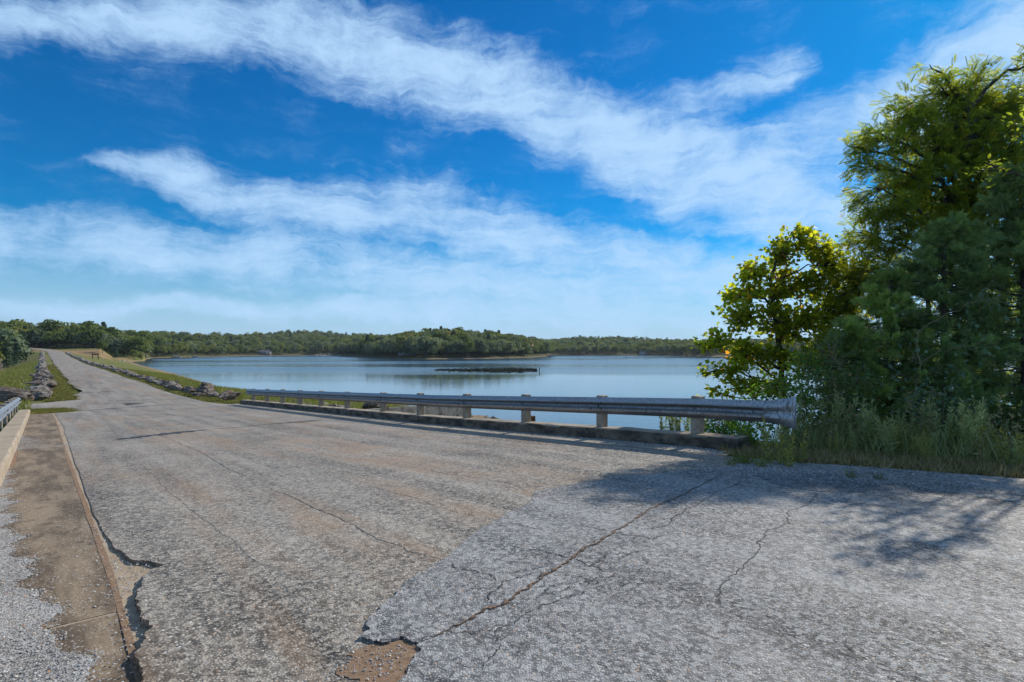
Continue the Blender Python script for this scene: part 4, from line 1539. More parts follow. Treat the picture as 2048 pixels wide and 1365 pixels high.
for i, px in enumerate(list(np.arange(292, 500, 10.5)) + [505, 552, 562, 574]):
    far_tree(px + rt.uniform(-3, 3), shore(px) + rt.uniform(3, 12), int(rt.choice([0, 1, 2, 3, 4, 5])), rt.uniform(.8, 1.15), nth(i) + ' tree from the left along the left lake shore beyond the dam', g2)
g3, l3 = 'trees where the dam road enters the woods', 'dense tree in the wood behind the far bend of the dam road'
for i, px in enumerate(np.arange(64, 292, 9.5)):
    lam = np.interp(px, [60, 120, 180, 240, 292], [300, 292, 292, 298, 304]) + rt.uniform(-3, 10)
    far_tree(px + rt.uniform(-3, 3), lam, int(rt.choice([0, 1, 2, 3, 4, 5, 6])), rt.uniform(.82, 1.12), nth(i) + ' tree from the left behind the far bend of the dam road', g3)
for (px, lam, k, sc, lab) in ((205, 268, 0, .62, 'small round tree on the bare ground beside the cove, left one'), (232, 272, 8, .5, 'small tree on the bare ground beside the cove, right one'), (268, 284, 1, .55, 'low green bush tree on the shore tip beside the cove'), (280, 290, 3, .45, 'lowest green bush at the very tip of the shore by the cove')):
    far_tree(px, lam, k, sc, lab, None)
# clump on the left, below the dam
for (px, lam, k, sc, dz, lab) in ((-70, 160, 1, 1.1, 0, 'leafy tree at the left picture edge, outermost of the clump'), (-25, 168, 2, 1.15, 0, 'tall leafy tree in the clump at the left picture edge'), (8, 172, 5, 1.1, 0, 'pale leafy tree in the clump left of the dam road'), (28, 188, 3, 1.0, 0, 'rounded tree at the back of the clump left of the dam road'),
                                  (46, 178, 8, .88, 0, 'dark cedar at the right end of the clump left of the dam road'), (14, 150, 8, .55, 0, 'small cedar at the foot of the clump left of the dam road'), (34, 160, 9, .6, 0, 'young cedar in front of the clump left of the dam road'), (-14, 146, 4, .6, 0, 'low bushy tree at the foot of the clump at the left picture edge')):
    far_tree(px, lam, k, sc, lab, None, dz)
g4, l4 = 'trees along the far right shore', 'leafy tree on the far shore between the spit and the near sycamore'
for i, px in enumerate(np.arange(1115, 1420, 10)):
    far_tree(px + rt.uniform(-4, 4), shore(px) + rt.uniform(3, 12), int(rt.choice([0, 1, 2, 3, 5, 6, 8])), rt.uniform(.8, 1.25), nth(i) + ' tree from the left on the far shore right of the spit', g4)

# forest behind them: one mass
fr = np.random.default_rng(17)
pts = []
c = fr.uniform(-500, 1750, 60000)
ly = fr.uniform(0, 1, 60000)
rs_c = np.interp(c, RS[:, 0], RS[:, 1])
lr_c = np.interp(c, RD[:, 0], RD[:, 1])
lam = rs_c + 14 + (lr_c + 60 - rs_c - 14) * ly ** .85
lam = np.where(c < 292, np.maximum(lam, np.interp(c, [-500, 0, 60, 120, 180, 240, 292], [250, 290, 312, 304, 304, 308, 314])), lam)
x = (c - 1024) / FPX * lam
# thin to about one tree per 60 m2 near, fewer far off
area_w = lam / FPX
prob = np.clip(lam ** 1.0 * (lr_c - rs_c) / (1200 * 900) * 1.5, 0, 1)
ok = fr.random(len(c)) < prob * np.clip(650 / lam, .35, 1.0) * 1.0
inpen = (c > 690) & (c < 1104)
cp, lp_ = fr.uniform(690, 1104, 5200), fr.uniform(0, 1, 5200)
lamp = np.interp(cp, RS[:, 0], RS[:, 1]) + 26 + lp_ * 190
x = np.concatenate([x[ok], (cp - 1024) / FPX * lamp])
y = np.concatenate([lam[ok], lamp])
z = ground_at(x, y)
d2 = ((x[:, None] - road_C[None, 120:, 0]) ** 2 + (y[:, None] - road_C[None, 120:, 1]) ** 2).min(1)
good = (z > ZW + .8) & (d2 > 120)
x, y, z = x[good], y[good], z[good]
n = len(x)
print('forest trees', n)
fm = bpy.data.meshes.new('forest')
fm.vertices.add(n)
fm.vertices.foreach_set('co', np.stack([x, y, z], 1).astype(np.float32).ravel())
sc = fr.uniform(.65, 1.1, n) + .45 * (fr.random(n) < .06) * np.interp(y, [300, 700, 1300], [1.0, 1.05, 1.15])
kind = fr.choice(10, n, p=[.15, .15, .15, .15, .14, .06, .06, .05, .05, .04])
for nm, typ, dat in (('scl', 'FLOAT', sc), ('rz', 'FLOAT', fr.uniform(0, 6.28, n)), ('kind', 'INT', kind)):
    a = fm.attributes.new(nm, typ, 'POINT')
    a.data.foreach_set('value', dat.astype(np.float32 if typ == 'FLOAT' else np.int32))
forest = add('forest', fm)
tag(forest, 'dense green woods covering the hills around the lake', 'forest', None, 'stuff')
ng = bpy.data.node_groups.new('forest', 'GeometryNodeTree')
ng.interface.new_socket('Geometry', in_out='INPUT', socket_type='NodeSocketGeometry')
ng.interface.new_socket('Geometry', in_out='OUTPUT', socket_type='NodeSocketGeometry')
gi, go = ng.nodes.new('NodeGroupInput'), ng.nodes.new('NodeGroupOutput')
iop = ng.nodes.new('GeometryNodeInstanceOnPoints')
jn = ng.nodes.new('GeometryNodeJoinGeometry')
protos = []
for o in list(bpy.data.objects):
    if o.type == 'MESH' and o.data in KINDS and o.data not in [p.data for p in protos]:
        protos.append(o)
protos.sort(key=lambda o: KINDS.index(o.data))
inst = []
for p in protos:
    oi = ng.nodes.new('GeometryNodeObjectInfo')
    oi.inputs['Object'].default_value = p
    oi.inputs['As Instance'].default_value = True
    inst.append(oi)
for oi in reversed(inst):
    ng.links.new(oi.outputs['Geometry'], jn.inputs[0])


def named(nm, typ):
    a = ng.nodes.new('GeometryNodeInputNamedAttribute')
    a.data_type = typ
    a.inputs['Name'].default_value = nm
    return a.outputs[0]


cmb = ng.nodes.new('ShaderNodeCombineXYZ')
ng.links.new(named('rz', 'FLOAT'), cmb.inputs[2])
ng.links.new(gi.outputs[0], iop.inputs['Points'])
ng.links.new(jn.outputs[0], iop.inputs['Instance'])
iop.inputs['Pick Instance'].default_value = True
ng.links.new(named('kind', 'INT'), iop.inputs['Instance Index'])
ng.links.new(cmb.outputs[0], iop.inputs['Rotation'])
ng.links.new(named('scl', 'FLOAT'), iop.inputs['Scale'])
ng.links.new(iop.outputs[0], go.inputs[0])
forest.modifiers.new('forest', 'NODES').node_group = ng


# ------------------------------------------------------------------ near trees and shrubs
def seg_nodes(P):
    return np.asarray(P)


def tree_near(name, label, base, forks, blobs, ncl, nleaf, leaf, lsize, leafmat, seed, trunk_r=.10, bark='bark', spread=.22, up=.25, twig_r=.006, parts=0, limb_f=.42, droop=.0, cat='tree', split_leaf_name='leaf', foliage='foliage', shell=.55):
    """trunk through fork points, a limb into each blob, twigs with leaves at random points of each blob.
    blobs: (centre, radii) in world metres"""
    rng = np.random.default_rng(seed)
    base = np.asarray(base, float)
    root = thing(name, tuple(base), label, cat)
    tp = [base + np.array([0, 0, -.4])] + [np.asarray(f, float) for f in forks]
    # smooth trunk
    TP = []
    for a, b in zip(tp[:-1], tp[1:]):
        for s in np.linspace(0, 1, 5)[:-1]:
            TP.append(a + (b - a) * s + rng.normal(size=3) * .02)
    TP.append(tp[-1])
    TP = np.array(TP)
    wood = [tube(TP, np.linspace(trunk_r, trunk_r * .35, len(TP)), 8)]
    vols = np.array([np.prod(r) for c, r in blobs])
    cnt = np.maximum((ncl * vols ** .75 / (vols ** .75).sum()).astype(int), 3)
    LP, LD = [], []
    for (c, r), m in zip(blobs, cnt):
        c, r = np.asarray(c, float), np.asarray(r, float)
        below = TP[TP[:, 2] < c[2] + r[2] * .3]
        src = below if len(below) else TP[:2]
        d = np.linalg.norm(src - c, axis=1) + .6 * np.abs(c[2] - src[:, 2] - .5 * np.linalg.norm((src - c)[:, :2], axis=1))
        a = src[d.argmin()]
        limb = curve_pts(a, c + rng.normal(size=3) * .1, [0, 0, .12 * np.linalg.norm(c - a)], 9)
        limb[1:-1] += rng.normal(size=(7, 3)) * .03
        wood.append(tube(limb, np.linspace(trunk_r * limb_f, trunk_r * .06, 9), 5))
        v = rng.normal(size=(m, 3))
        v /= np.linalg.norm(v, axis=1)[:, None]
        v *= (rng.uniform(shell ** 2, 1, size=(m, 1))) ** .5
        pc = c + v * r
        for p in pc:
            dd = np.linalg.norm(limb - p, axis=1)
            a2 = limb[max(0, dd.argmin() - 1)]
            tw = curve_pts(a2, p, rng.normal(size=3) * .05 * np.linalg.norm(p - a2), 4, -droop)
            wood.append(tube(tw, np.linspace(twig_r * 2.2, twig_r * .7, 4), 3))
            s = rng.uniform(.45, 1.05, size=(nleaf, 1))
            q = a2 + (p - a2) * s + rng.normal(size=(nleaf, 3)) * spread * np.array([1, 1, .75])
            LP.append(q)
            dr = (q - a2)
            dr /= np.linalg.norm(dr, axis=1)[:, None] + 1e-6
            LD.append(dr)
    V, F = join(wood)
    mk('trunk', V - base, F, bark, root, smooth=True)
    LP, LD = np.concatenate(LP) - base, np.concatenate(LD)
    n = len(LP)
    Rm = rand_rot(n, rng, up)
    # hang the blades outwards and a little down
    Y = LD * .9 + rng.normal(size=LD.shape) * .6 + np.array([0, 0, -.35])
    Zx = Rm[:, :, 2]
    Y -= (Y * Zx).sum(1)[:, None] * Zx
    Y /= np.linalg.norm(Y, axis=1)[:, None] + 1e-6
    Rm = np.stack([np.cross(Y, Zx), Y, Zx], 2)
    sc = lsize * rng.uniform(.6, 1.2, n)
    rnd = np.clip(rng.beta(2.2, 2.2, n) + (rng.random(n) < .03) * .5, 0, 1)
    if parts:
        me_l = [mk('leaf', leaf[0], leaf[1], leafmat, rnd=np.full(len(leaf[0]), v_), link=False) for v_ in (.15, .35, .5, .62, .78)]
        cam_v = np.array([0, 0, HC])
        dist = np.linalg.norm(LP + base - cam_v, axis=1)
        pick = np.argsort(dist)[:parts]
        for i in pick:
            lf = add('leaf', me_l[int(rnd[i] * 4.99)], root)
            M = Matrix([list(Rm[i][0]) + [0], list(Rm[i][1]) + [0], list(Rm[i][2]) + [0], [0, 0, 0, 1]])
            lf.rotation_euler = M.to_euler()
            lf.location = LP[i]
            lf.scale = (sc[i],) * 3
        mask = np.ones(n, bool)
        mask[pick] = False
        LP, Rm, sc, rnd, n = LP[mask], Rm[mask], sc[mask], rnd[mask], mask.sum()
    V, F = scatter(leaf[0], leaf[1], LP, Rm, sc)
    fo = mk(foliage, V, F, leafmat, root, rnd=np.repeat(rnd, len(leaf[0])))
    fo['kind'] = 'stuff'
    return root


def bl(px, py, rx, ry, lam, depth=None):
    """blob seen at photo column/row with radii in pixels, at depth lam"""
    c = at_y(px, py, lam)
    k = lam / FPX
    return (c, np.array([rx * k, depth if depth else (rx + ry) * .5 * k, ry * k]))


def gz(x, y):
    return float(ground_at(x, y)[0])


# sycamore standing down the bank behind the rail end
b = at_y(1572, 760, 12.6)
base = np.array([b[0], b[1], gz(b[0], b[1])])
syc = [bl(1600, 480, 42, 30, 12.9), bl(1560, 505, 34, 26, 12.7), bl(1640, 500, 32, 34, 13.1), bl(1505, 545, 40, 26, 12.4), bl(1490, 585, 46, 30, 12.3), bl(1470, 630, 40, 32, 12.2), bl(1430, 678, 34, 20, 12.0), bl(1405, 690, 18, 14, 11.9),
       bl(1560, 570, 50, 38, 12.9), bl(1630, 570, 44, 40, 13.0), bl(1540, 640, 50, 36, 12.5), bl(1600, 650, 50, 42, 12.8), bl(1480, 705, 40, 28, 12.2), bl(1535, 715, 46, 32, 12.4), bl(1450, 745, 34, 20, 12.0), bl(1412, 740, 20, 14, 11.8),
       bl(1490, 770, 46, 20, 11.9), bl(1600, 730, 40, 30, 12.6), bl(1670, 520, 30, 40, 13.2), bl(1665, 620, 40, 50, 13.2), bl(1440, 790, 24, 14, 11.9), bl(1545, 775, 36, 22, 12.1), bl(1660, 690, 36, 44, 13.0)]
tree_near('sycamore_tree', 'yellow-green sycamore with broad lobed leaves behind the flared rail end', base, [b + np.array([-.02, 0, -.1]), at_y(1552, 660, 12.6), at_y(1545, 560, 12.7), at_y(1560, 480, 12.8)], syc, 640, 13, LOBED, .105, 'syc', 301, .075, 'bark_d', .085, .2, parts=290)
# tall walnut-like tree behind the cedars
b = at_y(1960, 800, 12.0)
base = np.array([b[0], b[1], gz(b[0], b[1])])
wal = [bl(1760, 290, 55, 45, 11.6), bl(1735, 330, 40, 30, 11.4), bl(1810, 225, 45, 45, 11.8), bl(1875, 190, 50, 45, 12.0), bl(1945, 185, 50, 45, 12.2), bl(2015, 215, 55, 60, 12.4), bl(1760, 420, 65, 35, 11.4), bl(1850, 300, 65, 50, 12.0), bl(1950, 290, 70, 60, 12.2),
       bl(1850, 400, 70, 60, 12.0), bl(1940, 420, 80, 70, 12.4), bl(2060, 330, 70, 90, 12.6), bl(1740, 480, 55, 40, 11.8), bl(2120, 200, 70, 70, 12.6), bl(2140, 420, 90, 120, 12.8), bl(1780, 540, 70, 50, 12.4), bl(2220, 300, 90, 110, 13.0), bl(2075, 130, 35, 40, 12.2), bl(1700, 580, 50, 70, 12.8), bl(1830, 260, 50, 50, 11.9), bl(1900, 250, 55, 50, 12.0), bl(1980, 240, 60, 55, 12.2), bl(1800, 350, 60, 50, 11.7), bl(1900, 350, 70, 60, 11.9), bl(1990, 360, 80, 70, 11.8), bl(1820, 470, 70, 50, 11.6), bl(1910, 470, 70, 60, 11.7), bl(2010, 300, 60, 60, 11.6), bl(1720, 400, 36, 24, 11.3), bl(1705, 300, 22, 16, 11.3), bl(1960, 150, 34, 26, 12.1), bl(1865, 150, 26, 26, 12.0)]
tree_near('walnut_tree', 'tall ragged tree with drooping feathery leaves rising above the dark cedars', base, [at_y(1958, 700, 12.0), at_y(1940, 500, 12.0), at_y(1930, 350, 11.9), at_y(1935, 220, 11.8)], wal, 1700, 9, PINNATE, .24, 'walnut', 302, .13, 'bark_d', .085, .15, droop=.08)


def cedar(name, label, px, lam, ytop, rad, mat, seed, nb, per, cat='tree', fsz=.30, zb=.05, lean=0.0, sharp=1.0):
    rng = np.random.default_rng(seed)
    x = (px - 1024) / FPX * lam
    z0 = gz(x, lam)
    z1 = HC + (HOR - ytop) / FPX * lam
    base = np.array([x, lam, z0])
    H = z1 - z0
    root = thing(name, tuple(base), label, cat)
    tr = np.array([[0, 0, -.3], [.03, 0, H * .3], [lean * .5, .03, H * .65], [lean, 0, H * .99]])
    wood = [tube(tr, [.11, .08, .05, .012], 7)]
    P, Dv = [], []
    for i in range(nb):
        f = zb + (.99 - zb) * (i + rng.random()) / nb
        zc_ = H * f
        r_ = rad * min(1.0, (1.03 - f) ** (.62 * sharp) * 1.05) * min(1, .80 + f * 1.2)
        a = rng.uniform(0, 6.28)
        r_ *= rng.uniform(.45, 1.25) * (1 + .18 * math.sin(3 * a + seed) + .15 * math.sin(11 * f + 2 * a))
        o = np.array([lean * f, 0, zc_])
        tip = o + np.array([math.cos(a) * r_, math.sin(a) * r_, r_ * rng.uniform(-.05, .45)])
        br = curve_pts(o, tip, [0, 0, -.06 * r_], 6)
        wood.append(tube(br, np.linspace(.016, .004, 6), 3))
        s = rng.uniform(.25, 1.03, size=(per, 1))
        q = o + (tip - o) * s + rng.normal(size=(per, 3)) * np.array([.07, .07, .06]) * (.5 + r_ * .45) * (1.25 - .8 * s)
        dv = (tip - o) / np.linalg.norm(tip - o) + rng.normal(size=(per, 3)) * .50 + np.array([0, 0, .15])
        P.append(q)
        Dv.append(dv)
    V, F = join(wood)
    mk('trunk', V, F, 'bark', root, smooth=True)
    P, Dv = np.concatenate(P), np.concatenate(Dv)
    Rm = frames(Dv / np.linalg.norm(Dv, axis=1)[:, None], rng, .25)
    n = len(P)
    V, F = scatter(SPRAY[0], SPRAY[1], P, Rm, fsz * rng.uniform(.6, 1.2, n))
    fo = mk('foliage', V, F, mat, root, rnd=np.repeat(np.clip(rng.beta(2, 2, n), 0, 1), len(SPRAY[0])))
    fo['kind'] = 'stuff'
    return root


cedar('cedar_tree', 'tall dark blue-green cedar at the right picture edge', 2050, 10.2, 330, 1.75, 'cedar', 311, 190, 48, fsz=.20)
cedar('cedar_tree', 'dark cedar between the tall edge cedar and the pale young cedar', 1890, 10.1, 450, 1.35, 'cedar', 312, 165, 42, fsz=.19)
cedar('cedar_tree', 'green cedar behind the weeds, second from the flared rail end', 1780, 10.2, 545, 1.15, 'cedar_l', 313, 130, 40, fsz=.18)
cedar('cedar_tree', 'small pale green young cedar just right of the flared rail end', 1690, 10.0, 650, .9, 'cedar_l', 314, 95, 38, fsz=.17)
cedar('cedar_tree', 'dark cedar beyond the right picture edge, behind the weeds', 2330, 11.5, 250, 1.5, 'cedar', 315, 120, 36, fsz=.24)
cedar('cedar_tree', 'half hidden cedar at the back of the right thicket', 1970, 13.2, 470, 1.6, 'cedar', 316, 120, 36, fsz=.22)

# oak on the right whose limbs shade the road
SH = [(1690, 1078, 24), (1735, 1125, 22), (1790, 1128, 28), (1850, 1105, 28), (1900, 1075, 30), (1925, 1050, 24), (1770, 1030, 36), (1840, 1020, 36), (1640, 1020, 30), (1700, 1040, 34), (1960, 1002, 26), (2050, 995, 32), (2120, 990, 40)]
blobs = []
hs_r = np.random.default_rng(9)
SV = np.array(sd) / sd.z
for (px, py, r) in SH:
    g = gp(px, py)
    h = hs_r.uniform(4.4, 6.0)
    p = np.array([g[0], g[1], 0]) + SV * h
    rr_ = r / FPX * g[1] * 1.15
    blobs.append((p, np.array([rr_ * 1.3, rr_ * 1.1, .14 + rr_ * .45])))
for k in range(9):
    g = np.array([hs_r.uniform(8.5, 14.0), hs_r.uniform(9.0, 13.5), 0])
    blobs.append((g + SV * hs_r.uniform(5.0, 8.0), np.array([.9, .9, .7])))
b = np.array([14.0, 12.6, gz(14.0, 12.6)])
tree_near('oak_tree', 'spreading oak just beyond the right picture edge whose limbs shade the road', b, [b + np.array([-.2, -.1, 2.2]), b + np.array([-.6, -.3, 4.6]), b + np.array([-.3, .2, 7.5]), b + np.array([0, .3, 9.5])], blobs, 700, 20, OVAL, .10, 'walnut', 320, .20, 'bark_d', .13, .5, limb_f=.14)

# thicket behind: middle-distance broadleaves filling the gaps
for (px, lam, yt, w, lab, sd_) in ((1708, 13.8, 470, 62, 'leafy tree half hidden behind the sycamore and the young cedar', 331), (1860, 14.6, 240, 120, 'leafy tree filling the gap behind the tall ragged tree', 332), (2040, 21.0, 330, 130, 'leafy tree at the back of the thicket near the right picture edge', 333), (2250, 20.0, 250, 150, 'leafy tree beyond the right picture edge at the back of the thicket', 334)):
    b = at_y(px, 760, lam)
    base = np.array([b[0], b[1], gz(b[0], b[1])])
    bb = []
    q = np.random.default_rng(sd_)
    for i in range(12):
        f = i / 11
        yy_ = 780 + (yt + 50 - 780) * f
        bb.append(bl(px + q.uniform(-1, 1) * w * (.75 - .4 * f), yy_, w * .5, w * .42, lam + q.uniform(-.8, .8)))
    tree_near('leafy_tree', lab, base, [at_y(px, 650, lam), at_y(px, (yt + 600) / 2, lam), at_y(px, yt + 60, lam)], bb, 260, 10, OVAL, .11 if lam < 15 else .2, 'syc' if lam < 15 else 'walnut', sd_, .07 if lam < 15 else .12, 'bark_d', .12 if lam < 15 else .22, .2)


# ------------------------------------------------------------------ shrubs at the rail end and in the thicket
def shrub(label, px, lam, blobs, ncl, nleaf, leaf, ls, mat, seed, name='shrub', trunk=.02, spread=.12, up=.25, cat='shrub', bark='stem'):
    x = (px - 1024) / FPX * lam
    b = np.array([x, lam, gz(x, lam)])
    top = max(c[2] for c, r in blobs)
    return tree_near(name, label, b, [b + np.array([0, 0, max(.15, (top - b[2]) * .4)]), b + np.array([.05, 0, max(.3, (top - b[2]) * .8)])], blobs, ncl, nleaf, leaf, ls, mat, seed, trunk, bark, spread, up, twig_r=.003, cat=cat)


shrub('bright green leafy bush growing over the kerb below the rail end', 1500, 9.9, [bl(1470, 830, 40, 30, 9.9), bl(1530, 800, 40, 40, 9.9), bl(1500, 850, 45, 25, 9.6), bl(1560, 770, 40, 35, 10.2), bl(1420, 850, 30, 20, 10.2)], 90, 10, OVAL, .085, 'bush', 341, spread=.10)
shrub('leafy vine spilling over the kerb end below the flared rail', 1497, 8.7, [bl(1488, 866, 26, 20, 8.75), bl(1515, 885, 22, 22, 8.6), bl(1478, 846, 24, 16, 9.0)], 30, 9, OVAL, .075, 'bush', 342, spread=.07)
shrub('sunlit bush rising right behind the flared rail end', 1610, 9.4, [bl(1600, 800, 24, 50, 9.4), bl(1625, 850, 35, 45, 9.2), bl(1610, 740, 35, 40, 9.8)], 90, 10, OVAL, .075, 'bush', 343, spread=.09)
shrub('mixed green shrub with a few orange leaves right of the rail end', 1680, 9.0, [bl(1650, 780, 50, 60, 9.1), bl(1700, 830, 50, 50, 8.9), bl(1665, 700, 45, 50, 9.5), bl(1720, 770, 50, 50, 9.2)], 150, 10, OVAL, .07, 'shrub', 344, spread=.10)
shrub('pale leafy bramble arching above the weeds before the dark cedars', 1880, 8.1, [bl(1860, 790, 35, 24, 8.1), bl(1910, 785, 30, 20, 8.0), bl(1820, 805, 28, 22, 8.2), bl(1950, 815, 30, 18, 8.0), bl(1870, 840, 60, 30, 8.2)], 70, 8, OVAL, .065, 'vine', 345, spread=.09)
shrub('creeper of round pale leaves hanging on the dark cedars', 1830, 9.2, [bl(1835, 710, 22, 40, 9.3), bl(1960, 700, 40, 45, 9.0), bl(1900, 740, 50, 26, 9.0), bl(1985, 600, 25, 60, 9.1), bl(1800, 760, 40, 24, 9.2)], 44, 5, OVAL, .11, 'vine', 346, 'creeper', cat='creeper', spread=.14)
shrub('dark undergrowth of leaves filling the foot of the right thicket', 1900, 9.6, [bl(1740, 860, 80, 40, 9.4), bl(1860, 850, 80, 50, 9.6), bl(1980, 850, 80, 50, 9.2), bl(2090, 850, 80, 60, 8.8), bl(1650, 870, 60, 30, 9.4)], 220, 10, OVAL, .085, 'shrub', 347, spread=.13)
shrub('orange tinted bush seen through the rail beside the last post', 1447, 11.5, [bl(1450, 843, 22, 14, 11.5), bl(1440, 855, 20, 9, 11.3)], 26, 9, OVAL, .06, 'orange', 348, spread=.07)
shrub('grass green low bush behind the kerb right of the last post', 1430, 11.0, [bl(1420, 862, 34, 12, 11.0), bl(1460, 862, 30, 14, 10.8)], 40, 10, LANCE, .12, 'bush', 349, spread=.07)

# ------------------------------------------------------------------ tall feathery weeds along the right verge
def weed_mesh(seed, h=.9, nst=5, nl=55, wide=.16, leafy=1.0, leafmat='weed'):
    rng = np.random.default_rng(seed)
    wood, LP, LD = [], [], []
    for s in range(nst):
        a = rng.uniform(0, 6.28)
        hh = h * rng.uniform(.6, 1.05)
        tip = np.array([math.cos(a), math.sin(a), 0]) * wide * rng.uniform(.3, 1.5) + np.array([0, 0, hh])
        st = curve_pts([rng.normal() * .02, rng.normal() * .02, -.03], tip, rng.normal(size=3) * .03, 7)
        wood.append(tube(st, np.linspace(.005, .0018, 7), 3))
        m = int(nl * leafy)
        f = rng.uniform(.12, 1.0, m) ** .8
        q = np.array([np.interp(f, np.linspace(0, 1, 7), st[:, k]) for k in range(3)]).T
        d = rng.normal(size=(m, 3)) * np.array([.8, .8, .35]) + np.array([0, 0, .95])
        LP.append(q)
        LD.append(d / np.linalg.norm(d, axis=1)[:, None])
    LP, LD = np.concatenate(LP), np.concatenate(LD)
    Rm = frames(LD, rng, .15)
    hfr = LP[:, 2] / h
    V, F = scatter(LANCE[0], LANCE[1], LP, Rm, rng.uniform(.05, .13, len(LP)) * (1.25 - .6 * hfr))
    rn = np.repeat(np.clip(.25 + .6 * hfr * rng.uniform(.4, 1.2, len(LP)), 0, 1), 4)
    sv, sf = join(wood)
    return mk('stems', sv, sf, 'stem', link=False), mk('leaves', V, F, leafmat, rnd=rn, link=False)


MAT['goldenrod'] = mat_leaf('goldenrod_leaf', [(0.0, (0.20, 0.24, 0.09)), (0.6, (0.36, 0.34, 0.10)), (1.0, (0.55, 0.42, 0.08))], 0.35, 1.2)
WEEDS = [weed_mesh(400 + i, .95, 4 + i % 3, 60) for i in range(4)] + [weed_mesh(410, 1.05, 3, 26, .22, 1.0, 'grass_dry'), weed_mesh(411, .8, 5, 40, .2, 1.0, 'goldenrod')]
wr = np.random.default_rng(61)


def weed(x, y, sc, kind, label, group, name='weed'):
    o = thing(name, (x, y, gz(x, y)), label, 'weed', group, wr.uniform(0, 6.28), (sc * wr.uniform(.85, 1.15), sc * wr.uniform(.85, 1.15), sc))
    add('stems', WEEDS[kind][0], o)
    add('leaves', WEEDS[kind][1], o)
    return o


for i in range(190):
    tq = wr.uniform(-4.5, 4.0)
    e = wr.uniform(.7, 2.3)
    uq = float(np.interp(tq, UE_T, UE_U)) + e
    x, y = tu2xy(tq, uq)
    if y < 4.6 or x / y > 1.25:
        continue
    kw = int(wr.integers(0, 6))
    weed(x, y, wr.uniform(.55, 1.05) * (1.0 if e > 1.0 else .7), kw, ('feathery green weed in the tall growth along the right road verge', 'dry tan weed stalk among the green weeds on the right road verge', 'yellowing goldenrod among the green weeds on the right road verge')[max(0, kw - 3)], ('green weeds along the right road verge', 'dry weed stalks along the right road verge', 'goldenrods along the right road verge')[max(0, kw - 3)])
for (px, lam, sc, lab) in ((1552, 7.35, 1.05, 'tall yellow-flowered weed standing in front of the flared rail end'), (1575, 7.25, .8, 'bushy yellowing weed right below the flared rail end'), (1590, 7.5, .85, 'thin weed leaning beside the flared rail end')):
    weed((px - 1024) / FPX * lam, lam, sc, 5, lab, None)
for i, px in enumerate((1330, 1345, 1358, 1372, 1386, 1402)):
    lam = 12.5 + i * .2
    x = (px - 1024) / FPX * lam
    o = weed(x, lam, .9, i % 6, 'thin reed-like weed rising behind the kerb against the lake', 'weeds behind the kerb by the lake')
    o.location.z = HC - (878 - HOR) / FPX * lam


# ------------------------------------------------------------------ short grass
def grass(name, pts, hmin, hmax, mat, seed, label, lean=.5, clump=None, wscale=1.0):
    rng = np.random.default_rng(seed)
    P = np.asarray(pts, float)
    n = len(P)
    d = rng.normal(size=(n, 3)) * lean * np.array([1, 1, .2]) + np.array([0, 0, 1])
    d /= np.linalg.norm(d, axis=1)[:, None]
    Rm = frames(d, rng, .05)
    tv = BLADE[0].copy()
    tv[:, 0] *= wscale
    V, F = scatter(tv, BLADE[1], P, Rm, rng.uniform(hmin, hmax, n))
    o = mk(name, V, F, mat, rnd=np.repeat(np.clip(rng.beta(2, 2, n), 0, 1), 5))
    return tag(o, label, 'grass', None, 'stuff')


def fill(n, t0, t1, ufun, seed, power=1.0):
    rng = np.random.default_rng(seed)
    t = t0 + (t1 - t0) * rng.random(n) ** power
    a, b = ufun(t)
    u = a + (b - a) * rng.random(n)
    x, y = tu2xy(t, u)
    return t, u, x, y


q = np.random.default_rng(8)
# right verge: dry mat of grass, thinning onto the asphalt
t, u, x, y = fill(36000, -7, 4.6, lambda t: (np.interp(t, UE_T, UE_U) - .12, np.interp(t, UE_T, UE_U) + 1.0), 71)
e = u - np.interp(t, UE_T, UE_U)
k = (e > .05 * q.normal(size=len(t)) + .03 + .06 * np.sin(t * 5.1) + .05 * np.sin(t * 11.7))
x, y = x[k], y[k]
grass('verge_grass', np.column_stack([x, y, np.maximum(ground_at(x, y), prof(t[k]) - .03)]), .05, .19, 'grass_dry', 72, 'mat of short dry grass along the right road edge', .8, wscale=1.3)
t, u, x, y = fill(6500, -7, 4.4, lambda t: (np.interp(t, UE_T, UE_U) + .95, np.interp(t, UE_T, UE_U) + 2.5), 73)
grass('tall_grass', np.column_stack([x, y, ground_at(x, y)]), .18, .55, 'weed', 74, 'tall thin green grass among the weeds on the right verge', .35, wscale=.55)
# tufts at the kerb end
tp = []
for (px, py, r, m) in ((1487, 926, .16, 260), (1525, 935, .08, 110), (1462, 932, .08, 70), (1700, 957, .08, 60), (1760, 962, .06, 40)):
    g = gp(px, py)
    c = q.normal(size=(m, 2)) * r * .5 + g
    tp.append(np.column_stack([c, prof(c[:, 0] * D[0] + c[:, 1] * D[1])]))
grass('grass_tufts', np.concatenate(tp), .05, .17, 'grass_green', 75, 'yellow-green grass tufts rooted in the broken asphalt edge at the kerb end', .5, wscale=.6)
# island of grass at the end of the left kerb
isl = []
rng = np.random.default_rng(31)
tq, uq = rng.uniform(32.8, 36.6, 16000), rng.uniform(-.75, 1.6, 16000)
lim = np.interp(tq, [32.8, 33.2, 34.0, 35.0, 36.0, 36.6], [1.0, 1.25, 1.1, .95, .9, .2]) + .12 * np.sin(tq * 7) + .08 * np.sin(tq * 17)
k = uq < lim + rng.normal(size=len(tq)) * .08
x, y = tu2xy(tq[k], uq[k])
grass('grass_island', np.column_stack([x, y, prof(tq[k]) - .02]), .05, .16, 'grass_olive', 76, 'patch of olive grass at the far end of the left kerb', .7, wscale=1.4)
x, y = tu2xy(np.array([32.75, 36.8, 36.8, 32.75]), np.array([-.95, -.95, .9, 1.0]))
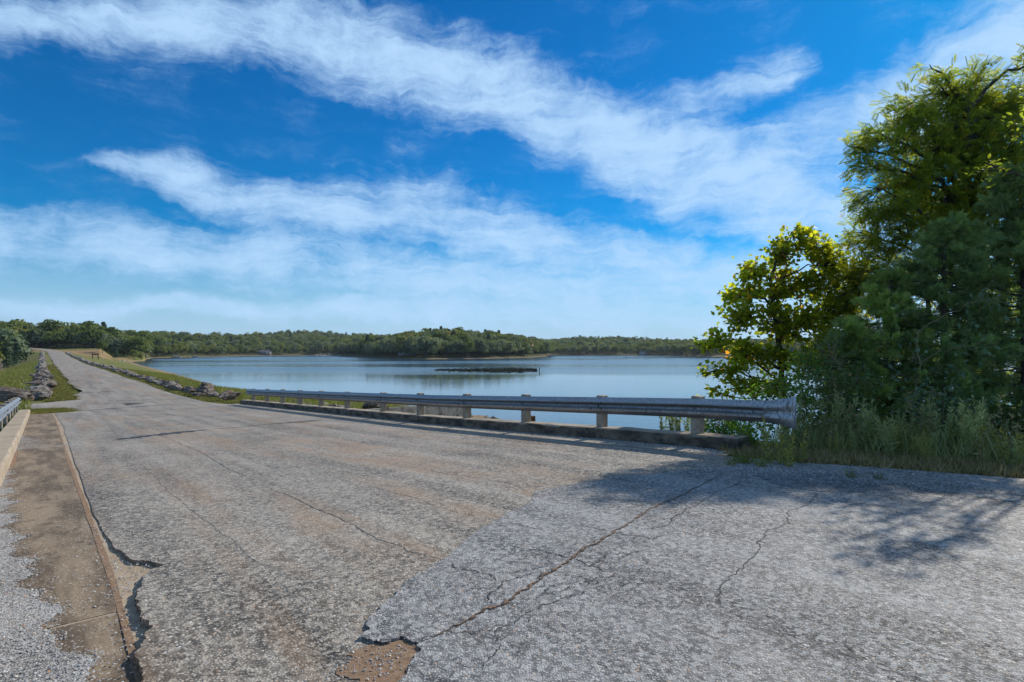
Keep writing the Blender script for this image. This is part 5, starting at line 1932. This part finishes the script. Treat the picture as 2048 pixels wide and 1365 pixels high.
# verges of the dam road
t, u, x, y = fill(30000, 43.5, 150, lambda t: (np.full_like(t, .1), np.interp(t, [43, 46, 60, 400], [1.5, 1.75, 1.9, 1.9]) + .25), 77, 1.7)
k = u < np.interp(t, [43, 46, 60, 400], [1.4, 1.7, 1.85, 1.85]) + .22 * np.sin(t * 1.9) + .15 * np.sin(t * 5.3)
x, y, t = x[k], y[k], t[k]
grass('left_verge_grass', np.column_stack([x, y, np.maximum(prof(t) - .03, ground_at(x, y))]), .05, .17, 'grass_olive', 78, 'strip of olive grass between the left stones and the dam road', .7, wscale=2.2)
t, u, x, y = fill(36000, 32.5, 150, lambda t: (np.full_like(t, 7.0), np.full_like(t, 10.0)), 79, 1.7)
k = u > np.interp(t, [32, 36, 42, 400], [7.65, 7.2, 7.2, 7.25]) + .14 * np.sin(t * 1.7) + .1 * np.sin(t * 4.9)
x, y, t = x[k], y[k], t[k]
grass('right_verge_grass', np.column_stack([x, y, np.maximum(ground_at(x, y), prof(t) - .06 - .5 * (np.abs(t) < 0))]), .05, .18, 'grass_olive', 80, 'strip of dry grass between the dam road and the lake side stones', .7, wscale=2.0)
t, u, x, y = fill(34000, 33, 130, lambda t: (np.full_like(t, 9.2), np.interp(t, US_T, US_U) - .6), 81, 1.6)
z = ground_at(x, y)
k = z > ZW + .25
grass('bank_grass', np.column_stack([x, y, z])[k], .10, .42, 'grass_green', 82, 'bright green grass on the bank between the stones and the lake', .5, wscale=1.8)
t, u, x, y = fill(60000, 36, 190, lambda t: (np.full_like(t, -18.0), np.full_like(t, -.5)), 83, 1.5)
z = ground_at(x, y)
kk = u > -9.5 - 2.5 * np.sin(t * .13)
grass('slope_grass', np.column_stack([x, y, z])[kk], .10, .38, 'grass_green', 84, 'long green and yellow grass on the downstream slope left of the road', .6, wscale=2.2)
grass('slope_dry_grass', np.column_stack([x, y, z])[~kk], .06, .20, 'grass_dry', 85, 'brown mown grass at the foot of the downstream slope', .7, wscale=2.4)

# ------------------------------------------------------------------ loose gravel
PEB = (np.array([[.5, 0, 0], [.1, .45, .02], [-.45, .15, 0], [-.2, -.42, .03], [.3, -.3, .02], [.15, .1, .34], [-.18, -.05, .30]], float),
       np.array([[0, 1, 5], [1, 2, 6], [1, 6, 5], [2, 3, 6], [3, 4, 6], [4, 5, 6], [4, 0, 5]]))


def gravel(name, XY, zoff, smin, smax, seed, label):
    rng = np.random.default_rng(seed)
    n = len(XY)
    t = XY[:, 0] * D[0] + XY[:, 1] * D[1]
    zo = np.array([zoff(a) for a in t]) if callable(zoff) else zoff
    a = rng.uniform(0, 6.28, n)
    z = np.zeros((n, 3, 3))
    tl = rng.normal(size=(n, 2)) * .3
    z[:, 0, 0], z[:, 0, 1], z[:, 1, 0], z[:, 1, 1], z[:, 2, 2] = np.cos(a), -np.sin(a), np.sin(a), np.cos(a), 1
    z[:, 2, 0], z[:, 2, 1] = tl[:, 0], tl[:, 1]
    sc = smin * (smax / smin) ** (rng.random(n) ** 2.0)
    V, F = scatter(PEB[0], PEB[1], np.column_stack([XY, prof(t) + zo + sc * .12]), z, sc)
    rn = np.clip(rng.normal(.5, .2, n), 0, .95)
    rn = np.where(rng.random(n) < .025, 1.0, rn)
    return tag(mk(name, V, F, 'gravel', rnd=np.repeat(rn, len(PEB[0]))), label, 'gravel', None, 'stuff')


MAT['fines'] = mat_asphalt('gravel_fines', (0.50, 0.48, 0.45), (0.14, 0.125, 0.105), 0.25, 120.0, 0.52)
te = np.arange(-8.0, 12.3, .04)
ue_ = np.interp(te, [-8, 2.0, 2.9, 3.4, 4.2, 5.2, 6.5, 8.0, 10, 12.5], [.30, .28, .17, .13, .03, -.09, -.20, -.28, -.35, -.45]) + .05 * np.sin(te * 6.1) + .035 * np.sin(te * 15.0) + np.random.default_rng(4).normal(size=len(te)) * .010
ue_ = np.clip(ue_, -.44, .33)
tag(sheet('gravel_bed', [TU(a, b) for a, b in zip(te, ue_)] + [TU(12.3, -.455), TU(-8, -.455)], lambda t: STEP(t) + .0095, 'fines'), kind='structure')
rng = np.random.default_rng(55)
TL, UL = [], []
# drift over the near left gutter, denser to the kerb, with a ragged edge
m = 90000
tq, uq = rng.uniform(2.0, 12.5, m), rng.uniform(-.46, .5, m)
edge = np.interp(tq, [2.0, 2.9, 3.4, 4.2, 5.2, 6.5, 8.0, 10, 12.5], [.30, .20, .16, .06, -.06, -.17, -.25, -.32, -.40])
edge = edge + .05 * np.sin(tq * 6.1) + .035 * np.sin(tq * 15.0)
pr_ = np.clip((edge - uq) / .10 + .5, 0, 1) * np.clip(1.25 - tq / 14, .35, 1)
k = rng.random(m) < pr_
TL.append(tq[k]); UL.append(uq[k])
m = 2600       # stray chips over the gutter and along the joint
tq = 2.0 + rng.random(m) ** 1.3 * 28
TL.append(tq); UL.append(rng.uniform(-.44, .62, m))
m = 2200
tq = 2.4 + rng.random(m) * 4.0
TL.append(tq); UL.append(.47 + rng.normal(size=m) * .13)
m = 4200       # heap by the joint further on
heap = rng.normal(17.6, 1.1, m)
TL.append(heap); UL.append(-.43 + np.abs(rng.normal(size=m)) * .30 * np.exp(-((heap - 17.4) / 1.3) ** 2))
m = 1500
TL.append(rng.normal(15.83, .10, m)); UL.append(rng.uniform(-.4, .5, m))
m = 3000
TL.append(rng.uniform(7, 31, m)); UL.append(.44 + np.abs(rng.normal(size=m)) * .10)
TL, UL = np.concatenate(TL), np.concatenate(UL)
xy = np.column_stack(tu2xy(TL, UL))
gravel('gravel', xy, lambda t: STEP(t) + .0090, .004, .018, 56, 'loose grey gravel drifted over the left gutter')
m = 15000
tq, uq = 4.4 + rng.random(m) ** 1.5 * 26, 7.88 - np.abs(rng.normal(size=m)) * .22
gravel('gravel', np.column_stack(tu2xy(tq, uq)), .008, .008, .026, 57, 'gravel lying in the right gutter below the kerb')
cs = []
for (px, py, rx, m) in ((1560, 944, .5, 1800), (1640, 948, .5, 1300), (1760, 962, .5, 800), (1900, 972, .45, 500), (1480, 938, .25, 500)):
    g = gp(px, py)
    cs.append(g + rng.normal(size=(m, 2)) * np.array([rx, .13]))
gravel('gravel', np.concatenate(cs), .018, .008, .026, 58, 'gravel scattered along the edge of the side road by the weeds')
m = 9000
xr, yr = rng.uniform(-3, 7, m), 1.6 + rng.random(m) ** 1.6 * 9
tq, uq = xy2tu(xr, yr)
k = (uq > .55) & (uq < 7.3)
gravel('gravel', np.column_stack([xr, yr])[k], .015, .005, .014, 59, 'stray stone chips lying all over the road surface')
cm = np.array(rough_line(gpl(main), .016, 4, 1))
k = rng.integers(0, len(cm), 900)
gravel('gravel', cm[k] + rng.normal(size=(900, 2)) * .016, .012, .004, .012, 63, 'crumbled chips lying along the long diagonal crack')
g = gp(745, 1330)
gravel('gravel', g + rng.normal(size=(420, 2)) * np.array([.16, .12]), .006, .005, .016, 60, 'stone chips in the dirt of the broken hole in the road')

# ------------------------------------------------------------------ on and around the lake
rng = np.random.default_rng(66)
m = 5200
f = rng.random(m)
pxs = 868 + 205 * f ** .62
ys = np.clip(740.5 + rng.normal(size=m) * np.interp(pxs, [868, 950, 1010, 1075], [1.0, 2.0, 2.6, 1.4]), 735.5, 746)
lam = (HC - ZW) * FPX / (ys - HOR)
P = np.column_stack([(pxs - 1024) / FPX * lam, lam, np.full(m, ZW + .012) + rng.random(m) * .02])
a = rng.uniform(0, 6.28, m)
Rm = np.zeros((m, 3, 3))
Rm[:, 0, 0], Rm[:, 0, 1], Rm[:, 1, 0], Rm[:, 1, 1], Rm[:, 2, 2] = np.cos(a), -np.sin(a), np.sin(a), np.cos(a), 1
Rm[:, 2, 0] = rng.normal(size=m) * .10
hexa = np.array([[math.cos(i * 1.0472) * (.5 + .1 * (i % 2)), math.sin(i * 1.0472) * .5, .03 * (i % 2)] for i in range(6)])
V, F = scatter(hexa, np.array([[0, 1, 2], [0, 2, 3], [0, 3, 4], [0, 4, 5]]), P, Rm, rng.uniform(.25, .9, m))
tag(mk('lily_pads', V, F, 'pad', rnd=np.repeat(rng.random(m), 6)), 'dark patch of floating water plants in the middle of the lake', 'water plants', None, 'stuff')

p = at_z(1079, 744, ZW)
V, F = tube([(0, 0, -2), (0, 0, .95)], [.11, .11], 8)
V2, F2 = tube([(0, 0, .95), (0, 0, 1.02), (0, 0, 1.04)], [.125, .125, .02], 8)
o = thing('marker_pole', tuple(p), 'thin dark marker pole standing in the lake right of the water plants', 'pole')
mk('pole', V, F, 'stub', o)
mk('cap', V2, F2, 'bolt', o)


def house(px, lam, w, d, h, rh, rz, label, roof, wall='siding', name='house', lift=0.0, hip=False, nwin=3):
    x = (px - 1024) / FPX * lam
    z = gz(x, lam) - .1 + lift
    r = thing(name, (x, lam, z), label, 'house', None, rz)
    V, F = box(-w / 2, w / 2, -d / 2, d / 2, -1.5, h)
    mk('wall', V, F, wall, r)
    ov = .5
    e = w * .28 if hip else 0.0
    V = [(-w / 2 - ov, -d / 2 - ov, h), (w / 2 + ov, -d / 2 - ov, h), (w / 2 + ov, d / 2 + ov, h), (-w / 2 - ov, d / 2 + ov, h), (-w / 2 - ov + e, 0, h + rh), (w / 2 + ov - e, 0, h + rh)]
    V += [(a, b, c - .18) for a, b, c in V[:4]]
    F = [[0, 1, 5, 4], [2, 3, 4, 5], [1, 2, 5], [3, 0, 4], [6, 7, 1, 0], [7, 8, 2, 1], [8, 9, 3, 2], [9, 6, 0, 3], [9, 8, 7, 6]]
    rf = mk('roof', V, F, roof, r)
    V, F = box(w * .2, w * .2 + .8, -.4, .4, h + .2, h + rh + .9)
    mk('chimney', V, F, 'wall', rf)
    for i in range(nwin):
        cx_ = -w / 2 + w * (i + .5) / nwin
        V, F = box(cx_ - .75, cx_ + .75, -d / 2 - .06, -d / 2 + .02, 1.0, 2.3)
        wn = mk('window', V, F, 'white', r)
        V, F = box(cx_ - .62, cx_ + .62, -d / 2 - .09, -d / 2 - .05, 1.12, 2.18)
        mk('pane', V, F, 'pane', wn)
    V, F = box(-.5 + w * .08, .5 + w * .08, -d / 2 - .07, -d / 2 + .02, 0, 2.1)
    mk('door', V, F, 'deck', r)
    return r


house(530, 664, 14, 9, 3.2, 2.2, .1, 'grey roofed house with a pale boat ramp on the far left shore', 'roof_d', hip=True, nwin=4)
house(288, 432, 9, 8, 4.2, 2.6, .5, 'small white house between the trees on the left shore by the cove', 'roof_w', 'white', nwin=2)
house(814, 414, 10, 8, 3.2, 2.6, -.25, 'white roofed house between the trees in the middle of the wooded spit', 'roof_w', 'white')
house(834, 402, 4, 4, 2.2, 1.2, .2, 'small blue shed beside the white roofed house on the spit', 'roof_w', 'blue', 'shed', nwin=1)
house(1052, 486, 11, 8, 4.4, 2.6, -.2, 'red roofed house at the right end of the wooded spit', 'roof_r', lift=2.6)
house(1288, 700, 9, 8, 4.2, 2.6, .3, 'pale house half hidden in the trees of the far right shore', 'roof_w', 'white', nwin=2)
# boat ramp wall
p = at_z(532, 711.5, ZW)
V, F = bevel_box(-9, 9, -1.5, 3.0, -.5, .7, .1)
o = mk('boat_ramp', V, F, 'siding')
o.location = (p[0], p[1] - 2, ZW)
tag(o, 'pale concrete ramp at the water in front of the grey roofed house', 'ramp')


def dock(px, py, w, d, label, h=.55, rz=0.0, mat='deck'):
    p = at_z(px, py, ZW)
    r = thing('dock', (p[0], p[1], ZW), label, 'dock', None, rz)
    npl = 8
    for i in range(npl):
        V, F = box(-w / 2 + w * i / npl + .02, -w / 2 + w * (i + 1) / npl - .02, -d / 2, d / 2, h - .15, h)
        mk('plank', V, F, mat, r)
    for sx in (-1, 1):
        for sy in (-1, 1):
            V, F = tube([(sx * w * .46, sy * d * .46, -1.5), (sx * w * .46, sy * d * .46, h + .35)], [.12, .12], 6)
            mk('pile', V, F, 'stub', r)
    return r


dock(241, 725.5, 3.4, 3.2, 'short pale dock at the bare shore of the near cove', .7, .2, 'white')
dock(1094, 713.2, 6.5, 5, 'covered looking dock at the right tip of the wooded spit', .8)
dock(640, 711.6, 12, 4, 'long dock with moored boats on the far shore left of the spit', .5)
dock(1049, 714.5, 6, 4, 'dock below the red roofed house on the spit', .6)
dock(728, 716.6, 6, 2, 'low dock at the left tip of the wooded spit', .4)


def boat(px, py, L, label, canopy, rz=0.0, hullmat='white'):
    p = at_z(px, py, ZW)
    r = thing('boat', (p[0], p[1], ZW), label, 'boat', None, rz)
    V, F = [], []
    for i, (xf, wf, zf) in enumerate(((-.5, .8, .75), (-.2, 1, .75), (.15, .95, .8), (.38, .55, .9), (.5, .05, 1.0))):
        w = L * .17 * wf
        for (yy, z) in ((-w, zf), (-w * .7, -.2), (w * .7, -.2), (w, zf)):
            V.append((xf * L, yy, z))
    for i in range(4):
        for k in range(3):
            a = i * 4 + k
            F.append([a, a + 4, a + 5, a + 1])
        F.append([i * 4 + 3, i * 4 + 7, i * 4 + 4, i * 4])
    F.append([0, 1, 2, 3])
    F.append([19, 18, 17, 16])
    mk('hull', V, F, hullmat, r)
    V, F = box(-.08 * L, .02 * L, -L * .1, L * .1, .8, 1.35)
    mk('console', V, F, 'siding', r)
    if canopy:
        V, F = bevel_box(-.32 * L, .22 * L, -L * .17, L * .17, 2.15, 2.3, .05)
        mk('canopy', V, F, canopy, r)
        for sx in (-.3, .2):
            for sy in (-1, 1):
                V, F = tube([(sx * L, sy * L * .15, .7), (sx * L, sy * L * .15, 2.16)], [.04, .04], 5)
                mk('canopy_post', V, F, 'bolt', r)
    return r


boat(353, 716.3, 6.5, 'white boat with a pale canopy moored on the left shore', 'roof_w', .3)
boat(391, 714.6, 5, 'small white boat on the left shore right of the canopied one', None, .2)
for i, px in enumerate((633, 641, 648, 657, 664)):
    boat(px, 711.8, 7, ('leftmost', 'second', 'middle', 'fourth', 'rightmost')[i] + ' of five white boats moored at the far dock left of the spit', 'roof_w' if i % 2 else None, R(70))
boat(676, 712.8, 6, 'pale boat moored alone between the far dock and the spit', None, .1)
boat(1102, 713.0, 6, 'dark blue boat at the right tip of the wooded spit', 'blue', .1, 'blue')
boat(1056, 714.7, 6, 'white boat with blue canopy below the red roofed house', 'blue', .4)
boat(996, 716.8, 4.5, 'small pale boat drawn up on the right half of the spit shore', None, .1)

# wooden sign frame by the cove
p = at_y(191, 727, 205)
z = gz(p[0], p[1])
o = thing('sign_frame', (p[0], p[1], z), 'brown two-post wooden frame on the grass before the cove', 'sign')
for sx in (-1, 1):
    V, F = box(sx * 1.0 - .12, sx * 1.0 + .12, -.12, .12, -.3, 2.1)
    mk('post', V, F, 'stub', o)
V, F = box(-1.3, 1.3, -.16, -.125, 1.45, 1.95)
mk('board', V, F, 'stub', o)

# water tower on the far ridge
lam = 1290
x = (1160 - 1024) / FPX * lam
zt = HC + (HOR - 672.5) / FPX * lam
o = thing('water_tower', (x, lam, gz(x, lam)), 'tiny dark water tower above the far ridge right of the spit', 'tower')
zl = zt - gz(x, lam)
ring = []
for a in np.linspace(-1.4, 1.4, 9):
    ring.append((math.cos(a) * 3.4, math.sin(a) * 2.4))
V, F = tube([(0, 0, zl + b) for a, b in ring], [a for a, b in ring], 12)
mk('tank', V, F, 'steel_t', o, smooth=True)
V, F = tube([(0, 0, -1), (0, 0, zl - 2)], [.9, .7], 8)
mk('column', V, F, 'steel_t', o)


# ------------------------------------------------------------------ air between here and the far hills
V, F = box(-9400, 9400, -120, 3080, -11.0, 95.0)
haze = mk('haze', V, F)
m, t, out = new_mat('haze_air')
pv_ = t.node('ShaderNodeVolumePrincipled', ins={'Color': (0.80, 0.90, 1.0, 1), 'Density': 0.00007, 'Anisotropy': 0.2})
t.l.new(pv_.outputs[0], out.inputs['Volume'])
haze.data.materials.append(m)
tag(haze, 'thin blue haze over the lake and hills', 'haze', None, 'stuff')
cy.volume_bounces = 0
